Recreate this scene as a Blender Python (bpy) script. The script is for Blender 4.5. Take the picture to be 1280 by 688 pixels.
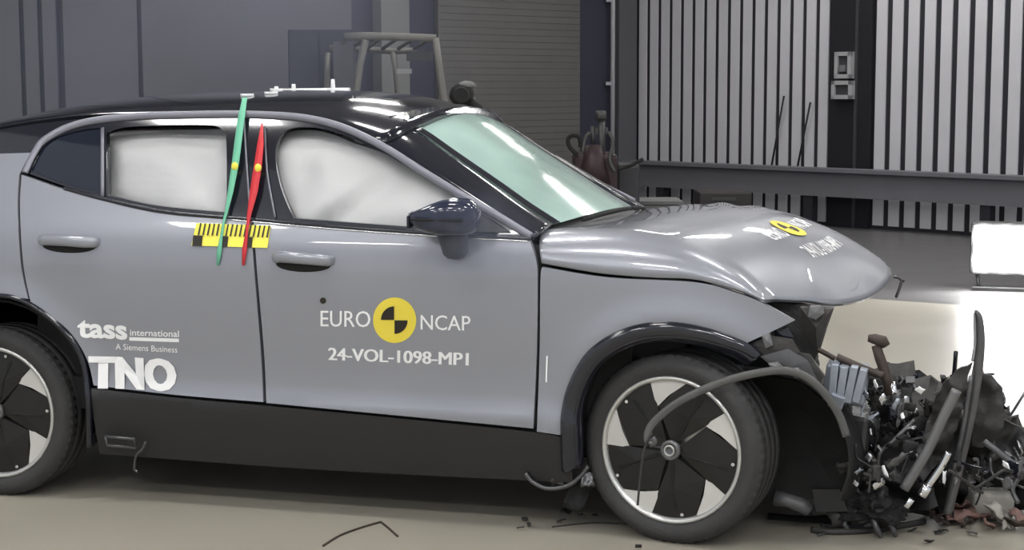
import bpy, bmesh, math, random
from mathutils import Vector, Matrix, Euler, noise
from mathutils.geometry import delaunay_2d_cdt
PI = math.pi
V = Vector
scene = bpy.context.scene
for o in list(bpy.data.objects): bpy.data.objects.remove(o)
COL = scene.collection

# ------------------------------------------------------------------ camera
CAM = V((.909, -6.192, 1.527)); YAW, PITCH, ROLL, FPX = .271, .113, .003, 2041.0
_f0 = V((-math.sin(YAW), math.cos(YAW), 0)); _r0 = V((math.cos(YAW), math.sin(YAW), 0))
_fw = _f0*math.cos(PITCH) + V((0, 0, -1))*math.sin(PITCH)
_dn = _fw.cross(_r0)
_R = _r0*math.cos(ROLL) + _dn*math.sin(ROLL); _D = -_r0*math.sin(ROLL) + _dn*math.cos(ROLL)
cd = bpy.data.cameras.new('camera'); cam = bpy.data.objects.new('camera', cd); COL.objects.link(cam)
cd.sensor_fit = 'HORIZONTAL'; cd.sensor_width = 36; cd.lens = FPX*36/1280; cd.clip_end = 200
m = Matrix.Identity(4)
for i in range(3):
    m[i][0] = _R[i]; m[i][1] = -_D[i]; m[i][2] = -_fw[i]; m[i][3] = CAM[i]
cam.matrix_world = m
scene.camera = cam
scene.view_settings.view_transform = 'Standard'; scene.view_settings.look = 'None'
scene.view_settings.gamma = 1; scene.view_settings.use_curve_mapping = False
scene.view_settings.exposure = 0.26
W_ = bpy.data.worlds.new('world'); scene.world = W_; W_.use_nodes = True
W_.node_tree.nodes['Background'].inputs[0].default_value = (.90, .94, 1.0, 1)
W_.node_tree.nodes['Background'].inputs[1].default_value = .55
LAMP_STRENGTH = 42.0
# ceiling floodlight banks: (x, y, length, width, strength factor)
LAMP_ROWS = [('row added farthest behind the camera for side light', -8.2, (-4.2, -2.1, 0, 2.1, 4.2)), ('row added above the camera for side light', -5.0, (-4.2, -2.1, 0, 2.1, 4.2)), ('row over the near side of the car', -1.8, (-3.4, -.6, 2.2)),  # both camera rows are unseen, added to light the side of the car
             ('row over the far side of the car', 1.4, (-4.2, -1.5, 1.2, 4.0)), ('row over the floor behind the car', 4.8, (-2.6, 2.6)), ('row added over the dark apron to brighten the wall', 8.2, (-4.0, 0, 4.0)), ('row added nearest the slatted wall to brighten it', 10.4, (-1.6, .6))]  # apron and wall rows are unseen, added to brighten the slats
NTH = ['leftmost', 'second from left', 'third from left', 'fourth from left', 'fifth from left']
LAMPS = [(x_, y_, '%s ceiling floodlight bank in the %s' % (NTH[k_], rn_)) for rn_, y_, xs_ in LAMP_ROWS for k_, x_ in enumerate(xs_)]
LAMP_Z = 4.6

def ray(px, py):
    return _R*((px-640)/FPX) + _D*((py-344)/FPX) + _fw
def at_y(px, py, y):
    d = ray(px, py); return CAM + d*((y-CAM.y)/d.y)
def at_z(px, py, z=0):
    d = ray(px, py); return CAM + d*((z-CAM.z)/d.z)

# ------------------------------------------------------------------ materials
MATS = {}
def mat(name, col, rough=.5, metal=0, coat=0, spec=.5, var=0, vscale=8, bump=0, bscale=60, trans=0, alpha=1, emit=None, ior=1.45, rvar=0):
    if name in MATS: return MATS[name]
    M = bpy.data.materials.new(name); M.use_nodes = True; nt = M.node_tree; b = nt.nodes['Principled BSDF']
    c = tuple(col)+(1,)
    b.inputs['Base Color'].default_value = c; b.inputs['Roughness'].default_value = rough
    b.inputs['Metallic'].default_value = metal; b.inputs['Coat Weight'].default_value = coat; b.inputs['Coat Roughness'].default_value = .04
    b.inputs['Specular IOR Level'].default_value = spec; b.inputs['IOR'].default_value = ior
    b.inputs['Transmission Weight'].default_value = trans; b.inputs['Alpha'].default_value = alpha
    if emit: b.inputs['Emission Color'].default_value = tuple(emit[:3])+(1,); b.inputs['Emission Strength'].default_value = emit[3]
    tc = nt.nodes.new('ShaderNodeTexCoord')
    if var or rvar:
        n = nt.nodes.new('ShaderNodeTexNoise'); n.inputs['Scale'].default_value = vscale; n.inputs['Detail'].default_value = 6; n.inputs['Roughness'].default_value = .6
        nt.links.new(tc.outputs['Object'], n.inputs['Vector'])
        if var:
            mx = nt.nodes.new('ShaderNodeMix'); mx.data_type = 'RGBA'
            mx.inputs[6].default_value = tuple(max(0, k*(1-var)) for k in col)+(1,); mx.inputs[7].default_value = tuple(min(1, k*(1+var)) for k in col)+(1,)
            nt.links.new(n.outputs[0], mx.inputs[0]); nt.links.new(mx.outputs[2], b.inputs['Base Color'])
        if rvar:
            mr = nt.nodes.new('ShaderNodeMapRange'); mr.inputs[3].default_value = max(0, rough-rvar); mr.inputs[4].default_value = min(1, rough+rvar)
            nt.links.new(n.outputs[0], mr.inputs[0]); nt.links.new(mr.outputs[0], b.inputs['Roughness'])
    if bump:
        n2 = nt.nodes.new('ShaderNodeTexNoise'); n2.inputs['Scale'].default_value = bscale; n2.inputs['Detail'].default_value = 4
        nt.links.new(tc.outputs['Object'], n2.inputs['Vector'])
        bp = nt.nodes.new('ShaderNodeBump'); bp.inputs['Strength'].default_value = bump; bp.inputs['Distance'].default_value = .02
        nt.links.new(n2.outputs[0], bp.inputs['Height']); nt.links.new(bp.outputs[0], b.inputs['Normal'])
    MATS[name] = M; return M
PAINT = mat('grey_paint', (.276, .286, .322), .32, .25, coat=1.0, var=.02, vscale=3)
BLACKG = mat('black_gloss', (.012, .013, .02), .12, coat=.6)
BLACKP = mat('black_plastic', (.022, .022, .023), .45, bump=.1, bscale=200)
BLACKM = mat('black_matte', (.010, .010, .010), .8)
TRIM = mat('satin_trim', (.24, .24, .28), .42, .35)
RUBBER = mat('tyre_rubber', (.040, .039, .039), .72, var=.25, vscale=10, bump=.15, bscale=90)
SILVER = mat('silver_alloy', (.62, .62, .60), .32, .75)
RIMBLK = mat('black_alloy', (.012, .011, .010), .34)
CHROME = mat('chrome', (.75, .76, .78), .16, 1)
AIRBAG = mat('airbag_fabric', (.93, .925, .915), .85, var=.03, vscale=5, bump=.06, bscale=40)
WHITE = mat('white_vinyl', (.88, .88, .88), .5)
WPAINT = mat('white_paint', (.82, .82, .83), .35)
YELLOW = mat('yellow_vinyl', (.82, .66, .07), .5)
TAPEY = mat('tape_yellow', (.90, .82, .10), .5)
DKV = mat('dark_vinyl', (.02, .016, .010), .5)
GREENR = mat('green_ribbon', (.16, .50, .33), .6)
REDR = mat('red_ribbon', (.62, .035, .045), .55)
STEEL = mat('bent_steel', (.13, .13, .135), .38, .7, var=.4, vscale=14, rvar=.15)
LSTEEL = mat('bright_steel', (.45, .46, .48), .3, .85, var=.2, vscale=10)
ALU = mat('cast_aluminium', (.33, .36, .41), .45, .5, var=.2, vscale=14)
DUSTY = mat('dusty_plastic', (.040, .038, .037), .55, var=.35, vscale=18, bump=.2, bscale=50)
BROWN = mat('rusty_brown', (.062, .047, .040), .6, .2, var=.4, vscale=12)
REDBR = mat('reddish_foil', (.22, .13, .11), .55, .1, var=.45, vscale=16, bump=.3, bscale=60)
PALE = mat('pale_foam', (.42, .40, .36), .8, var=.3, vscale=10, bump=.3, bscale=40)
GREYPL = mat('grey_plate', (.16, .16, .165), .5, .3, var=.3, vscale=9)

def glass_mat(name, tint, mixf, rough=.02, diffuse=None, dmix=0, soft=0):
    M = bpy.data.materials.new(name); M.use_nodes = True; nt = M.node_tree; nt.nodes.clear()
    out = nt.nodes.new('ShaderNodeOutputMaterial')
    tr = nt.nodes.new('ShaderNodeBsdfTransparent'); tr.inputs[0].default_value = tuple(tint)+(1,)
    gl = nt.nodes.new('ShaderNodeBsdfGlossy'); gl.inputs['Roughness'].default_value = rough; gl.inputs[0].default_value = (1, 1, 1, 1)
    fr = nt.nodes.new('ShaderNodeFresnel'); fr.inputs[0].default_value = 1.5
    mx = nt.nodes.new('ShaderNodeMixShader'); last = tr.outputs[0]
    if diffuse:
        df = nt.nodes.new('ShaderNodeBsdfDiffuse'); df.inputs[0].default_value = tuple(diffuse)+(1,)
        m2 = nt.nodes.new('ShaderNodeMixShader')
        n = nt.nodes.new('ShaderNodeTexNoise'); n.inputs['Scale'].default_value = 1.8; n.inputs['Detail'].default_value = 3
        tc = nt.nodes.new('ShaderNodeTexCoord'); nt.links.new(tc.outputs['Object'], n.inputs['Vector'])
        mr = nt.nodes.new('ShaderNodeMapRange'); mr.inputs[1].default_value = .25; mr.inputs[2].default_value = .75; mr.inputs[3].default_value = dmix-soft; mr.inputs[4].default_value = dmix+soft
        nt.links.new(n.outputs[0], mr.inputs[0]); nt.links.new(mr.outputs[0], m2.inputs[0])
        nt.links.new(last, m2.inputs[1]); nt.links.new(df.outputs[0], m2.inputs[2]); last = m2.outputs[0]
    nt.links.new(fr.outputs[0], mx.inputs[0]); nt.links.new(last, mx.inputs[1]); nt.links.new(gl.outputs[0], mx.inputs[2]); nt.links.new(mx.outputs[0], out.inputs[0])
    MATS[name] = M; return M
GLASS = glass_mat('side_glass', (.98, .98, .985), 0)
DKGLASS = mat('privacy_glass', (.012, .016, .028), .06, coat=.3)
WSGLASS = glass_mat('cracked_windscreen', (.70, .88, .81), 0, .11, (.54, .74, .67), .58, .22)

# ------------------------------------------------------------------ mesh helpers
class MB:
    def __init__(s): s.v = []; s.f = []; s.sm = []; s.mi = []
    def add(s, vs, fs, smooth=False, mi=0):
        b = len(s.v); s.v += [tuple(v) for v in vs]
        for f in fs: s.f.append(tuple(b+i for i in f)); s.sm.append(smooth); s.mi.append(mi)
    def box(s, c, size, rot=None, taper=1.0, mi=0, bev=0):
        x, y, z = (k/2 for k in size); vs = []
        if bev:
            bm = bmesh.new(); bmesh.ops.create_cube(bm, size=1)
            for v in bm.verts: v.co = V((v.co.x*size[0], v.co.y*size[1], v.co.z*size[2]))
            bmesh.ops.bevel(bm, geom=bm.edges[:], offset=bev, segments=2, affect='EDGES', profile=.5)
            bm.verts.index_update(); vs = [v.co.copy() for v in bm.verts]; fs = [[v.index for v in f.verts] for f in bm.faces]; bm.free()
        else:
            for sz in (-1, 1):
                t = taper if sz > 0 else 1
                for sy in (-1, 1):
                    for sx in (-1, 1): vs.append(V((sx*x*t, sy*y*t, sz*z)))
            fs = [(0, 2, 3, 1), (4, 5, 7, 6), (0, 1, 5, 4), (2, 6, 7, 3), (0, 4, 6, 2), (1, 3, 7, 5)]
        R = rot.to_matrix() if isinstance(rot, Euler) else (rot or Matrix.Identity(3))
        s.add([R @ v + V(c) for v in vs], fs, False, mi)
    def tube(s, pts, r, seg=8, cap=True, mi=0, flat=1.0, flatdir=None):
        pts = [V(p) for p in pts]; n = len(pts); rs = r if isinstance(r, (list, tuple)) else [r]*n
        vs = []; up = None
        for i, p in enumerate(pts):
            t = (pts[min(i+1, n-1)]-pts[max(i-1, 0)]).normalized()
            if flatdir is not None: a = (V(flatdir) - t*V(flatdir).dot(t)).normalized()
            elif up is None:
                a = t.orthogonal().normalized()
            else: a = (up - t*up.dot(t)).normalized()
            up = a; b = t.cross(a)
            for k in range(seg):
                th = 2*PI*k/seg; vs.append(p + a*math.cos(th)*rs[i]*flat + b*math.sin(th)*rs[i])
        fs = [(i*seg+k, i*seg+(k+1) % seg, (i+1)*seg+(k+1) % seg, (i+1)*seg+k) for i in range(n-1) for k in range(seg)]
        s.add(vs, fs, True, mi)
        if cap: s.add(vs[:seg], [tuple(reversed(range(seg)))], False, mi); s.add(vs[-seg:], [tuple(range(seg))], False, mi)
    def cyl(s, a, b, r, seg=16, r2=None, mi=0): s.tube([a, b], [r, r if r2 is None else r2], seg, True, mi)
    def grid(s, rows, smooth=True, closeu=False, mi=0):
        n = len(rows); k = len(rows[0]); vs = [p for r in rows for p in r]
        fs = [(i*k+j, i*k+j+1, (i+1)*k+j+1, (i+1)*k+j) for i in range(n-1) for j in range(k-1)]
        if closeu: fs += [(i*k+k-1, i*k, (i+1)*k, (i+1)*k+k-1) for i in range(n-1)]
        s.add(vs, fs, smooth, mi)
    def sheet(s, rows, th, mi=0):   # grid with thickness
        n = len(rows); k = len(rows[0]); R = [[V(p) for p in r] for r in rows]; B = []
        for i in range(n):
            q = []
            for j in range(k):
                a = R[min(i+1, n-1)][j]-R[max(i-1, 0)][j]; b = R[i][min(j+1, k-1)]-R[i][max(j-1, 0)]
                nn = a.cross(b); nn = nn.normalized() if nn.length > 1e-9 else V((0, 0, 1))
                q.append(R[i][j]-nn*th)
            B.append(q)
        s.grid(R, True, mi=mi); s.grid([list(reversed(r)) for r in B], True, mi=mi)
        for e, g in (([r[0] for r in R], [r[0] for r in B]), ([r[-1] for r in B], [r[-1] for r in R]), (B[0], R[0]), (R[-1], B[-1])): s.grid([e, g], False, mi=mi)
    def revolve(s, prof, seg, fn, mi=0, closed=False):   # prof: (r, axial); fn(r,ang,axial)->pt
        rows = [[fn(r, 2*PI*k/seg, a) for k in range(seg)] for r, a in prof]
        if closed: rows.append(rows[0])
        s.grid(rows, True, True, mi)
    def prism(s, poly, fn, d0, d1, mi=0):      # poly 2d, fn(u,v,d)->pt
        n = len(poly)
        s.add([fn(u, v, d0) for u, v in poly]+[fn(u, v, d1) for u, v in poly], [tuple(range(n)), tuple(range(2*n-1, n-1, -1))]+[(i, n+i, n+(i+1) % n, (i+1) % n) for i in range(n)], False, mi)
    def build(s, name, mats, parent=None):
        me = bpy.data.meshes.new(name); me.from_pydata(s.v, [], s.f)
        me.polygons.foreach_set('use_smooth', s.sm); me.polygons.foreach_set('material_index', s.mi)
        for mm in (mats if isinstance(mats, (list, tuple)) else [mats]): me.materials.append(mm)
        me.update()
        bm = bmesh.new(); bm.from_mesh(me); bmesh.ops.remove_doubles(bm, verts=bm.verts[:], dist=1e-5); bmesh.ops.recalc_face_normals(bm, faces=bm.faces[:]); bm.to_mesh(me); bm.free()
        return link(name, me, parent)
def link(name, me, parent=None):
    o = bpy.data.objects.new(name, me); COL.objects.link(o)
    if parent is not None:
        o.parent = parent
        if parent.type == 'EMPTY': o.matrix_parent_inverse = Matrix.Translation(-parent.location)
    return o
def tag(o, label, cat, group=None):
    o['label'] = label; o['category'] = cat
    if group: o['group'] = group
    return o
def thing(name, label, cat, loc, group=None):
    o = bpy.data.objects.new(name, None); COL.objects.link(o); o.location = loc; o.empty_display_size = .1
    return tag(o, label, cat, group)
def struct(o): o['kind'] = 'structure'; return o
def lerp(a, b, t): return a+(b-a)*t
def interp(tab, x):   # smooth monotone-ish cubic through table
    if x <= tab[0][0]: return tab[0][1]
    if x >= tab[-1][0]: return tab[-1][1]
    for i in range(len(tab)-1):
        if x <= tab[i+1][0]: break
    def sl(k):
        if k <= 0: return (tab[1][1]-tab[0][1])/(tab[1][0]-tab[0][0])
        if k >= len(tab)-1: return (tab[-1][1]-tab[-2][1])/(tab[-1][0]-tab[-2][0])
        return (tab[k+1][1]-tab[k-1][1])/(tab[k+1][0]-tab[k-1][0])
    x0, y0 = tab[i]; x1, y1 = tab[i+1]; h = x1-x0; t = (x-x0)/h
    return (2*t**3-3*t*t+1)*y0+(t**3-2*t*t+t)*h*sl(i)+(-2*t**3+3*t*t)*y1+(t**3-t*t)*h*sl(i+1)
def cr(pts, n=6):    # catmull-rom through 2d/3d points
    P = [V(p) for p in pts]; out = []
    for i in range(len(P)-1):
        a, b, c, d = P[max(i-1, 0)], P[i], P[i+1], P[min(i+2, len(P)-1)]
        for k in range(n):
            t = k/n; out.append(.5*((2*b)+(c-a)*t+(2*a-5*b+4*c-d)*t*t+(3*b-a-3*c+d)*t**3))
    out.append(P[-1]); return out
def poly_curve(pts, n=6):  # closed outline, points with a third entry are corners
    N = len(pts); ci = [i for i, p in enumerate(pts) if len(p) > 2]
    if not ci:
        Q = [V(p[:2]) for p in pts]; out = []
        for i in range(N):
            a, b, c, d = Q[i-1], Q[i], Q[(i+1) % N], Q[(i+2) % N]
            for k in range(n):
                t = k/n; out.append(.5*((2*b)+(c-a)*t+(2*a-5*b+4*c-d)*t*t+(3*b-a-3*c+d)*t**3))
        return out
    out = []
    for q in range(len(ci)):
        a = ci[q]; b = ci[(q+1) % len(ci)]; idx = [a]
        while idx[-1] != b or len(idx) == 1: idx.append((idx[-1]+1) % N)
        out += cr([pts[i][:2] for i in idx], n)[:-1]
    return out

# ------------------------------------------------------------------ the setting
floor_m = mat('concrete_floor', (.355, .328, .272), .38, var=.10, vscale=1.3, bump=.05, bscale=12, rvar=.12)
dark_m = mat('dark_floor', (.125, .121, .121), .35, var=.12, vscale=1.1, bump=.04, bscale=12, rvar=.1)
wall_m = mat('grey_wall', (.155, .155, .165), .7, var=.10, vscale=.8)
panel_m = mat('grey_panel', (.125, .125, .138), .6, var=.10, vscale=.7)
brick_m = mat('block_grey', (.125, .120, .113), .75, var=.12, vscale=2.5, bump=.1, bscale=20)
navy_m = mat('navy_panel', (.040, .040, .062), .6, var=.15, vscale=1)
slat_m = mat('slat_grey', (.56, .555, .58), .5, var=.07, vscale=2.5)
gap_m = mat('slat_backing', (.020, .020, .026), .8)
beam_m = mat('beam_grey', (.15, .15, .165), .5, var=.12, vscale=2)
ceil_m = mat('ceiling_grey', (.38, .38, .40), .8)

KZ = 20.4
K = V((CAM.x, CAM.y, 0)) + _f0*KZ + _r0*(.0769*KZ)      # the corner of the hall
A47, A43 = math.radians(47), math.radians(43)
E1 = _r0*math.cos(A47) - _f0*math.sin(A47)               # along the slatted wall
E2 = -_r0*math.cos(A43) - _f0*math.sin(A43)              # along the panelled wall
N1, N2 = E2.copy(), E1.copy()                            # into the room
def on_wall(px, py, e, nrm, off=0):
    d = ray(px, py); P0 = K + nrm*off; t = (P0-CAM).dot(nrm)/d.dot(nrm); P = CAM+d*t
    return (P-P0).dot(e), P.z
def wallbox(name, e, nrm, s0, s1, z0, z1, d0, d1, m_, parent):
    b = MB(); vs = [K+e*s+nrm*d+V((0, 0, z)) for z in (z0, z1) for d in (d0, d1) for s in (s0, s1)]
    b.add(vs, [(0, 2, 3, 1), (4, 5, 7, 6), (0, 1, 5, 4), (2, 6, 7, 3), (0, 4, 6, 2), (1, 3, 7, 5)])
    return b.build(name, m_, parent)
WZ = 6.0
fl = MB(); edge_d = 11.5
# painted test floor and darker apron meet on a line parallel to the slatted wall
P1 = at_z(1105, 375); P2 = at_z(1280, 387)
ed = (P2-P1).normalized(); en = V((ed.y, -ed.x, 0))
if en.dot(CAM-P1) < 0: en = -en
fl.add([P1-ed*14+V((0, 0, 0)), P1+ed*12, P1+ed*12+en*22, P1-ed*14+en*22], [(0, 1, 2, 3)])
fl.add([p+V((0, 0, -.12)) for p in (P1-ed*14, P1+ed*12, P1+ed*12+en*22, P1-ed*14+en*22)], [(3, 2, 1, 0)])
struct(fl.build('floor', floor_m))
fl = MB(); fl.add([P1-ed*14, P1+ed*12, P1+ed*12-en*16, P1-ed*14-en*16], [(0, 1, 2, 3)]); fl.add([p+V((0, 0, -.12)) for p in (P1-ed*14, P1+ed*12, P1+ed*12-en*16, P1-ed*14-en*16)], [(3, 2, 1, 0)])
struct(fl.build('floor_apron', dark_m))
# slatted wall
wall_right = struct(wallbox('wall_right', E1, N1, -.3, 13, 0, WZ, -.3, -.02, gap_m, None))
s_end, _ = on_wall(1039, 150, E1, N1); s_r, _ = on_wall(1093, 150, E1, N1)
s_, _ = on_wall(798, 150, E1, N1)
npx = [798, 809, 823.5, 839]
pit = .2; s = s_; first = True
slat_me = {}
def slat(s0, w, z0=.04):
    return wallbox('slat', E1, N1, s0, s0+w, z0, WZ-.1, -.02, -.004, slat_m, wall_right)
nL = 16; pL = (s_end-s_)/nL
for i in range(nL): slat(s_+i*pL, pL*.69)
wallbox('door_post', E1, N1, s_end+.02, s_r-.03, 0, WZ-.1, -.02, .05, mat('post_black', (.014, .014, .018), .5), wall_right)
wallbox('door_post_edge', E1, N1, s_r-.22, s_r-.19, 0, WZ-.1, .05, .075, mat('post_edge', (.05, .05, .055), .4), wall_right)
for i in range(int((12.8-s_r)/.2)): slat(s_r+i*.2, .131)
# braces leaning in two slat gaps
for (x0, y0, x1, y1) in ((980, 120, 964, 210), (1013, 128, 997, 208)):
    a, za = on_wall(x0, y0, E1, N1, .06); b_, zb = on_wall(x1, y1, E1, N1, .06)
    t = MB(); t.tube([K+E1*a+N1*.06+V((0, 0, za)), K+E1*b_+N1*.06+V((0, 0, zb))], .012, 6); t.build('brace_rod', gap_m, wall_right)
# guard beam along the slats
s0b, z0b = on_wall(770, 235, E1, N1, .3); _, zt = on_wall(1040, 215, E1, N1, .3); _, zb = on_wall(1040, 246, E1, N1, .3)
gb = thing('guard_beam', 'long grey guard beam running low in front of the slatted wall', 'beam', tuple(K+E1*3+N1*.3))
wallbox('rail', E1, N1, -.2, 12.5, zb, zt, .22, .34, beam_m, gb)
wallbox('rail_lip', E1, N1, -.2, 12.5, zt, zt+.04, .18, .42, beam_m, gb)
for i in range(6): wallbox('post', E1, N1, .6+i*2.2, .72+i*2.2, 0, zb, .22, .32, gap_m, gb)
# panelled wall, left
wall_left = struct(wallbox('wall_left', E2, N2, -.02, 16, 0, WZ, -.3, -.03, navy_m, None))
def wp(name, x0, x1, m_, d0=-.03, d1=.05, z0=0, z1=WZ-.05):
    a, _ = on_wall(x0, 60, E2, N2, d1); b_, _ = on_wall(x1, 60, E2, N2, d1)
    return wallbox(name, E2, N2, min(a, b_), max(a, b_), z0, z1, d0, d1, m_, wall_left)
wp('pilaster', 774, 796, mat('pilaster_grey', (.10, .10, .11), .6))
for (a, b_) in ((178, 440), (80, 172), (54, 71), (31, 48), (-60, 25)): wp('wall_panel', a, b_, panel_m)
wp('pilaster', 477, 512, mat('pilaster_pale', (.19, .19, .185), .6), -.03, .12)
# roller shutter of narrow slats
sa, _ = on_wall(548, 60, E2, N2, .03); sb, _ = on_wall(725, 60, E2, N2, .03)
hz = .075
for i in range(44): wallbox('shutter_slat', E2, N2, min(sa, sb), max(sa, sb), .35+i*hz, .35+i*hz+hz-.0035, -.03, .03, brick_m, wall_left)
wallbox('shutter_header', E2, N2, min(sa, sb), max(sa, sb), .35+44*hz, WZ-.1, -.03, .05, brick_m, wall_left)
sp, _ = on_wall(766, 60, E2, N2, .08)
pp = MB(); pp.tube([K+E2*sp+N2*.08+V((0, 0, 0)), K+E2*sp+N2*.08+V((0, 0, WZ-.1))], .028, 10)
for z in (.6, 1.6, 2.6): pp.box(K+E2*sp+N2*.04+V((0, 0, z)), (.09, .09, .04))
pp = pp.build('wall_pipe', mat('pipe_grey', (.42, .42, .44), .4)); tag(pp, 'thin pale vertical pipe on the wall beside the slatted wall', 'pipe')
# ceiling
ce = MB(); c0 = K; ce.add([c0+V((0, 0, WZ)), c0+E1*13+V((0, 0, WZ)), c0+E1*13+E2*16+V((0, 0, WZ)), c0+E2*16+V((0, 0, WZ))], [(0, 1, 2, 3)])
ce.add([c0+V((0, 0, WZ+.1)), c0+E1*13+V((0, 0, WZ+.1)), c0+E1*13+E2*16+V((0, 0, WZ+.1)), c0+E2*16+V((0, 0, WZ+.1))], [(3, 2, 1, 0)])
struct(ce.build('ceiling', ceil_m))
# ceiling floodlight banks
LAMPM = mat('lamp_face', (1, 1, 1), .5, emit=(1, .985, .96, LAMP_STRENGTH)); HOUS = mat('lamp_housing', (.10, .10, .10), .5, .5)
for lx, ly, lab in LAMPS:
    L = thing('ceiling_floodlight', lab, 'lamp', (lx, ly, LAMP_Z), 'ceiling floodlights')
    b = MB(); b.box((lx, ly, LAMP_Z+.12), (.86, .40, .16), taper=.8); b.build('housing', HOUS, L)
    b = MB(); b.box((lx, ly, LAMP_Z+.03), (.80, .34, .02)); b.build('lamp_face', LAMPM, L)
    for sx in (-.3, .3):
        b = MB(); b.cyl((lx+sx, ly, LAMP_Z+.19), (lx+sx, ly, WZ), .012, 8); b.build('hanger', HOUS, L)

# ------------------------------------------------------------------ the car
car = thing('car', 'crashed grey hatchback with black roof, deployed airbags and a torn open front end', 'car', (0, 0, 0))
WT = [(.05, .78), (.15, .815), (.22, .840), (.30, .862), (.37, .876), (.405, .882), (.44, .874), (.48, .868), (.56, .874), (.66, .889), (.76, .902), (.84, .909), (.90, .911), (.98, .903), (1.03, .888), (1.08, .866), (1.15, .832), (1.25, .780), (1.35, .722), (1.43, .668), (1.50, .61), (1.60, .52)]
RW, FW, WHZ, WHR = -2.6, 0.0, .322, .322
def gau(x, s): return math.exp(-(x/s)**2)
def Wf(x, z):
    w = interp(WT, z)
    if x > -.4: w -= .10*((x+.4)/.8)**2*.8
    if x < -2.3: w -= .055*((-2.3-x)/.7)**2
    for wx_ in (FW, RW):
        if abs(x-wx_) < .9: w += .026*gau(math.hypot(x-wx_, z-.33)-.43, .075)
    return w
def on_side(px, py, off=0):
    y = -.88
    for _ in range(14):
        P = at_y(px, py, y); y = -(Wf(P.x, P.z)+off)
    return at_y(px, py, y)
def side_n(x, z, sgn=-1):
    e = 1e-3
    n = V((-(Wf(x+e, z)-Wf(x-e, z))/(2*e), 1, -(Wf(x, z+e)-Wf(x, z-e))/(2*e))).normalized()
    return V((n.x, sgn*n.y, n.z))
def inside(p, poly):
    c = False; n = len(poly); x, y = p
    for i in range(n):
        x1, y1 = poly[i]; x2, y2 = poly[i-1]
        if (y1 > y) != (y2 > y) and x < (x2-x1)*(y-y1)/(y2-y1)+x1: c = not c
    return c
def segd(p, a, b):
    ab = b-a; t = max(0, min(1, (p-a).dot(ab)/max(ab.length_squared, 1e-12))); return (p-a-ab*t).length
def outline(pts, n=6, off=0):
    return [V((P.x, P.z)) for P in (on_side(p[0], p[1], off) for p in poly_curve(pts, n))]
def panel(name, out, m_, parent, off=0, holes=(), sp=.035, depth=.025, yfun=None, flip=False, side=-1):
    """sheet over the body side; out/holes are (x,z) outlines; mirrored when side=+1"""
    loops = [out]+list(holes); pts = []; edges = []
    for L in loops:
        L2 = [L[0]]
        for p in L[1:]:
            if (p-L2[-1]).length > .004: L2.append(p)
        if (L2[-1]-L2[0]).length < .004: L2.pop()
        b = len(pts); k = len(L2); pts += L2; edges += [(b+i, b+(i+1) % k) for i in range(k)]
    xs = [p.x for p in out]; zs = [p.y for p in out]; nb = len(pts)
    bpts = pts[:]
    z = min(zs)+sp/2; row = 0
    while z < max(zs):
        x = min(xs)+sp/2+(row % 2)*sp/2
        while x < max(xs):
            p = V((x, z))
            if inside(p, out) and not any(inside(p, h) for h in holes) and min(segd(p, bpts[a], bpts[b_]) for a, b_ in edges) > sp*.45: pts.append(p)
            x += sp
        z += sp*.87; row += 1
    r = delaunay_2d_cdt(pts, edges, [], 0, 1e-6)
    vs, fs = r[0], r[2]
    keep = [f for f in fs if inside(sum((vs[i] for i in f), V((0, 0)))/3, out) and not any(inside(sum((vs[i] for i in f), V((0, 0)))/3, h) for h in holes)]
    Y = (lambda x, z: Wf(x, z)+off) if yfun is None else yfun
    v3 = [(p.x, side*Y(p.x, p.y), p.y) for p in vs]; nv = len(v3)
    def nrm(p):
        e = 2e-3; n = V((-(Y(p.x+e, p.y)-Y(p.x-e, p.y))/(2*e), 1, -(Y(p.x, p.y+e)-Y(p.x, p.y-e))/(2*e))).normalized(); return V((n.x, side*n.y, n.z))
    ns = [nrm(p) for p in vs]
    faces = []
    for f in keep:
        a, b_, c = (V(v3[i]) for i in f)
        if (b_-a).cross(c-a).dot(ns[f[0]]) < 0: f = tuple(reversed(f))
        faces.append(tuple(f))
    # flange round every boundary edge
    cnt = {}
    for f in faces:
        for i in range(3):
            k = (f[i], f[(i+1) % 3]); cnt[k] = cnt.get(k, 0)+1
    be = [k for k in cnt if (k[1], k[0]) not in cnt]
    if depth:
        for a, b_ in be:
            i0 = len(v3); q = [V(v3[a]), V(v3[b_])]
            da = V((0, -side*depth, 0)); v3 += [tuple(q[0]), tuple(q[1]), tuple(q[1]+da), tuple(q[0]+da)]
            faces.append((i0+1, i0, i0+3, i0+2)); n = (q[1]-q[0]).cross(da); n = -n.normalized() if n.length else V((0, 0, 1)); ns += [n]*4
    me = bpy.data.meshes.new(name); me.from_pydata(v3, [], faces); me.materials.append(m_)
    me.polygons.foreach_set('use_smooth', [True]*len(faces)); me.update()
    me.normals_split_custom_set_from_vertices([tuple(n) for n in ns])
    return link(name, me, parent)

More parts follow.
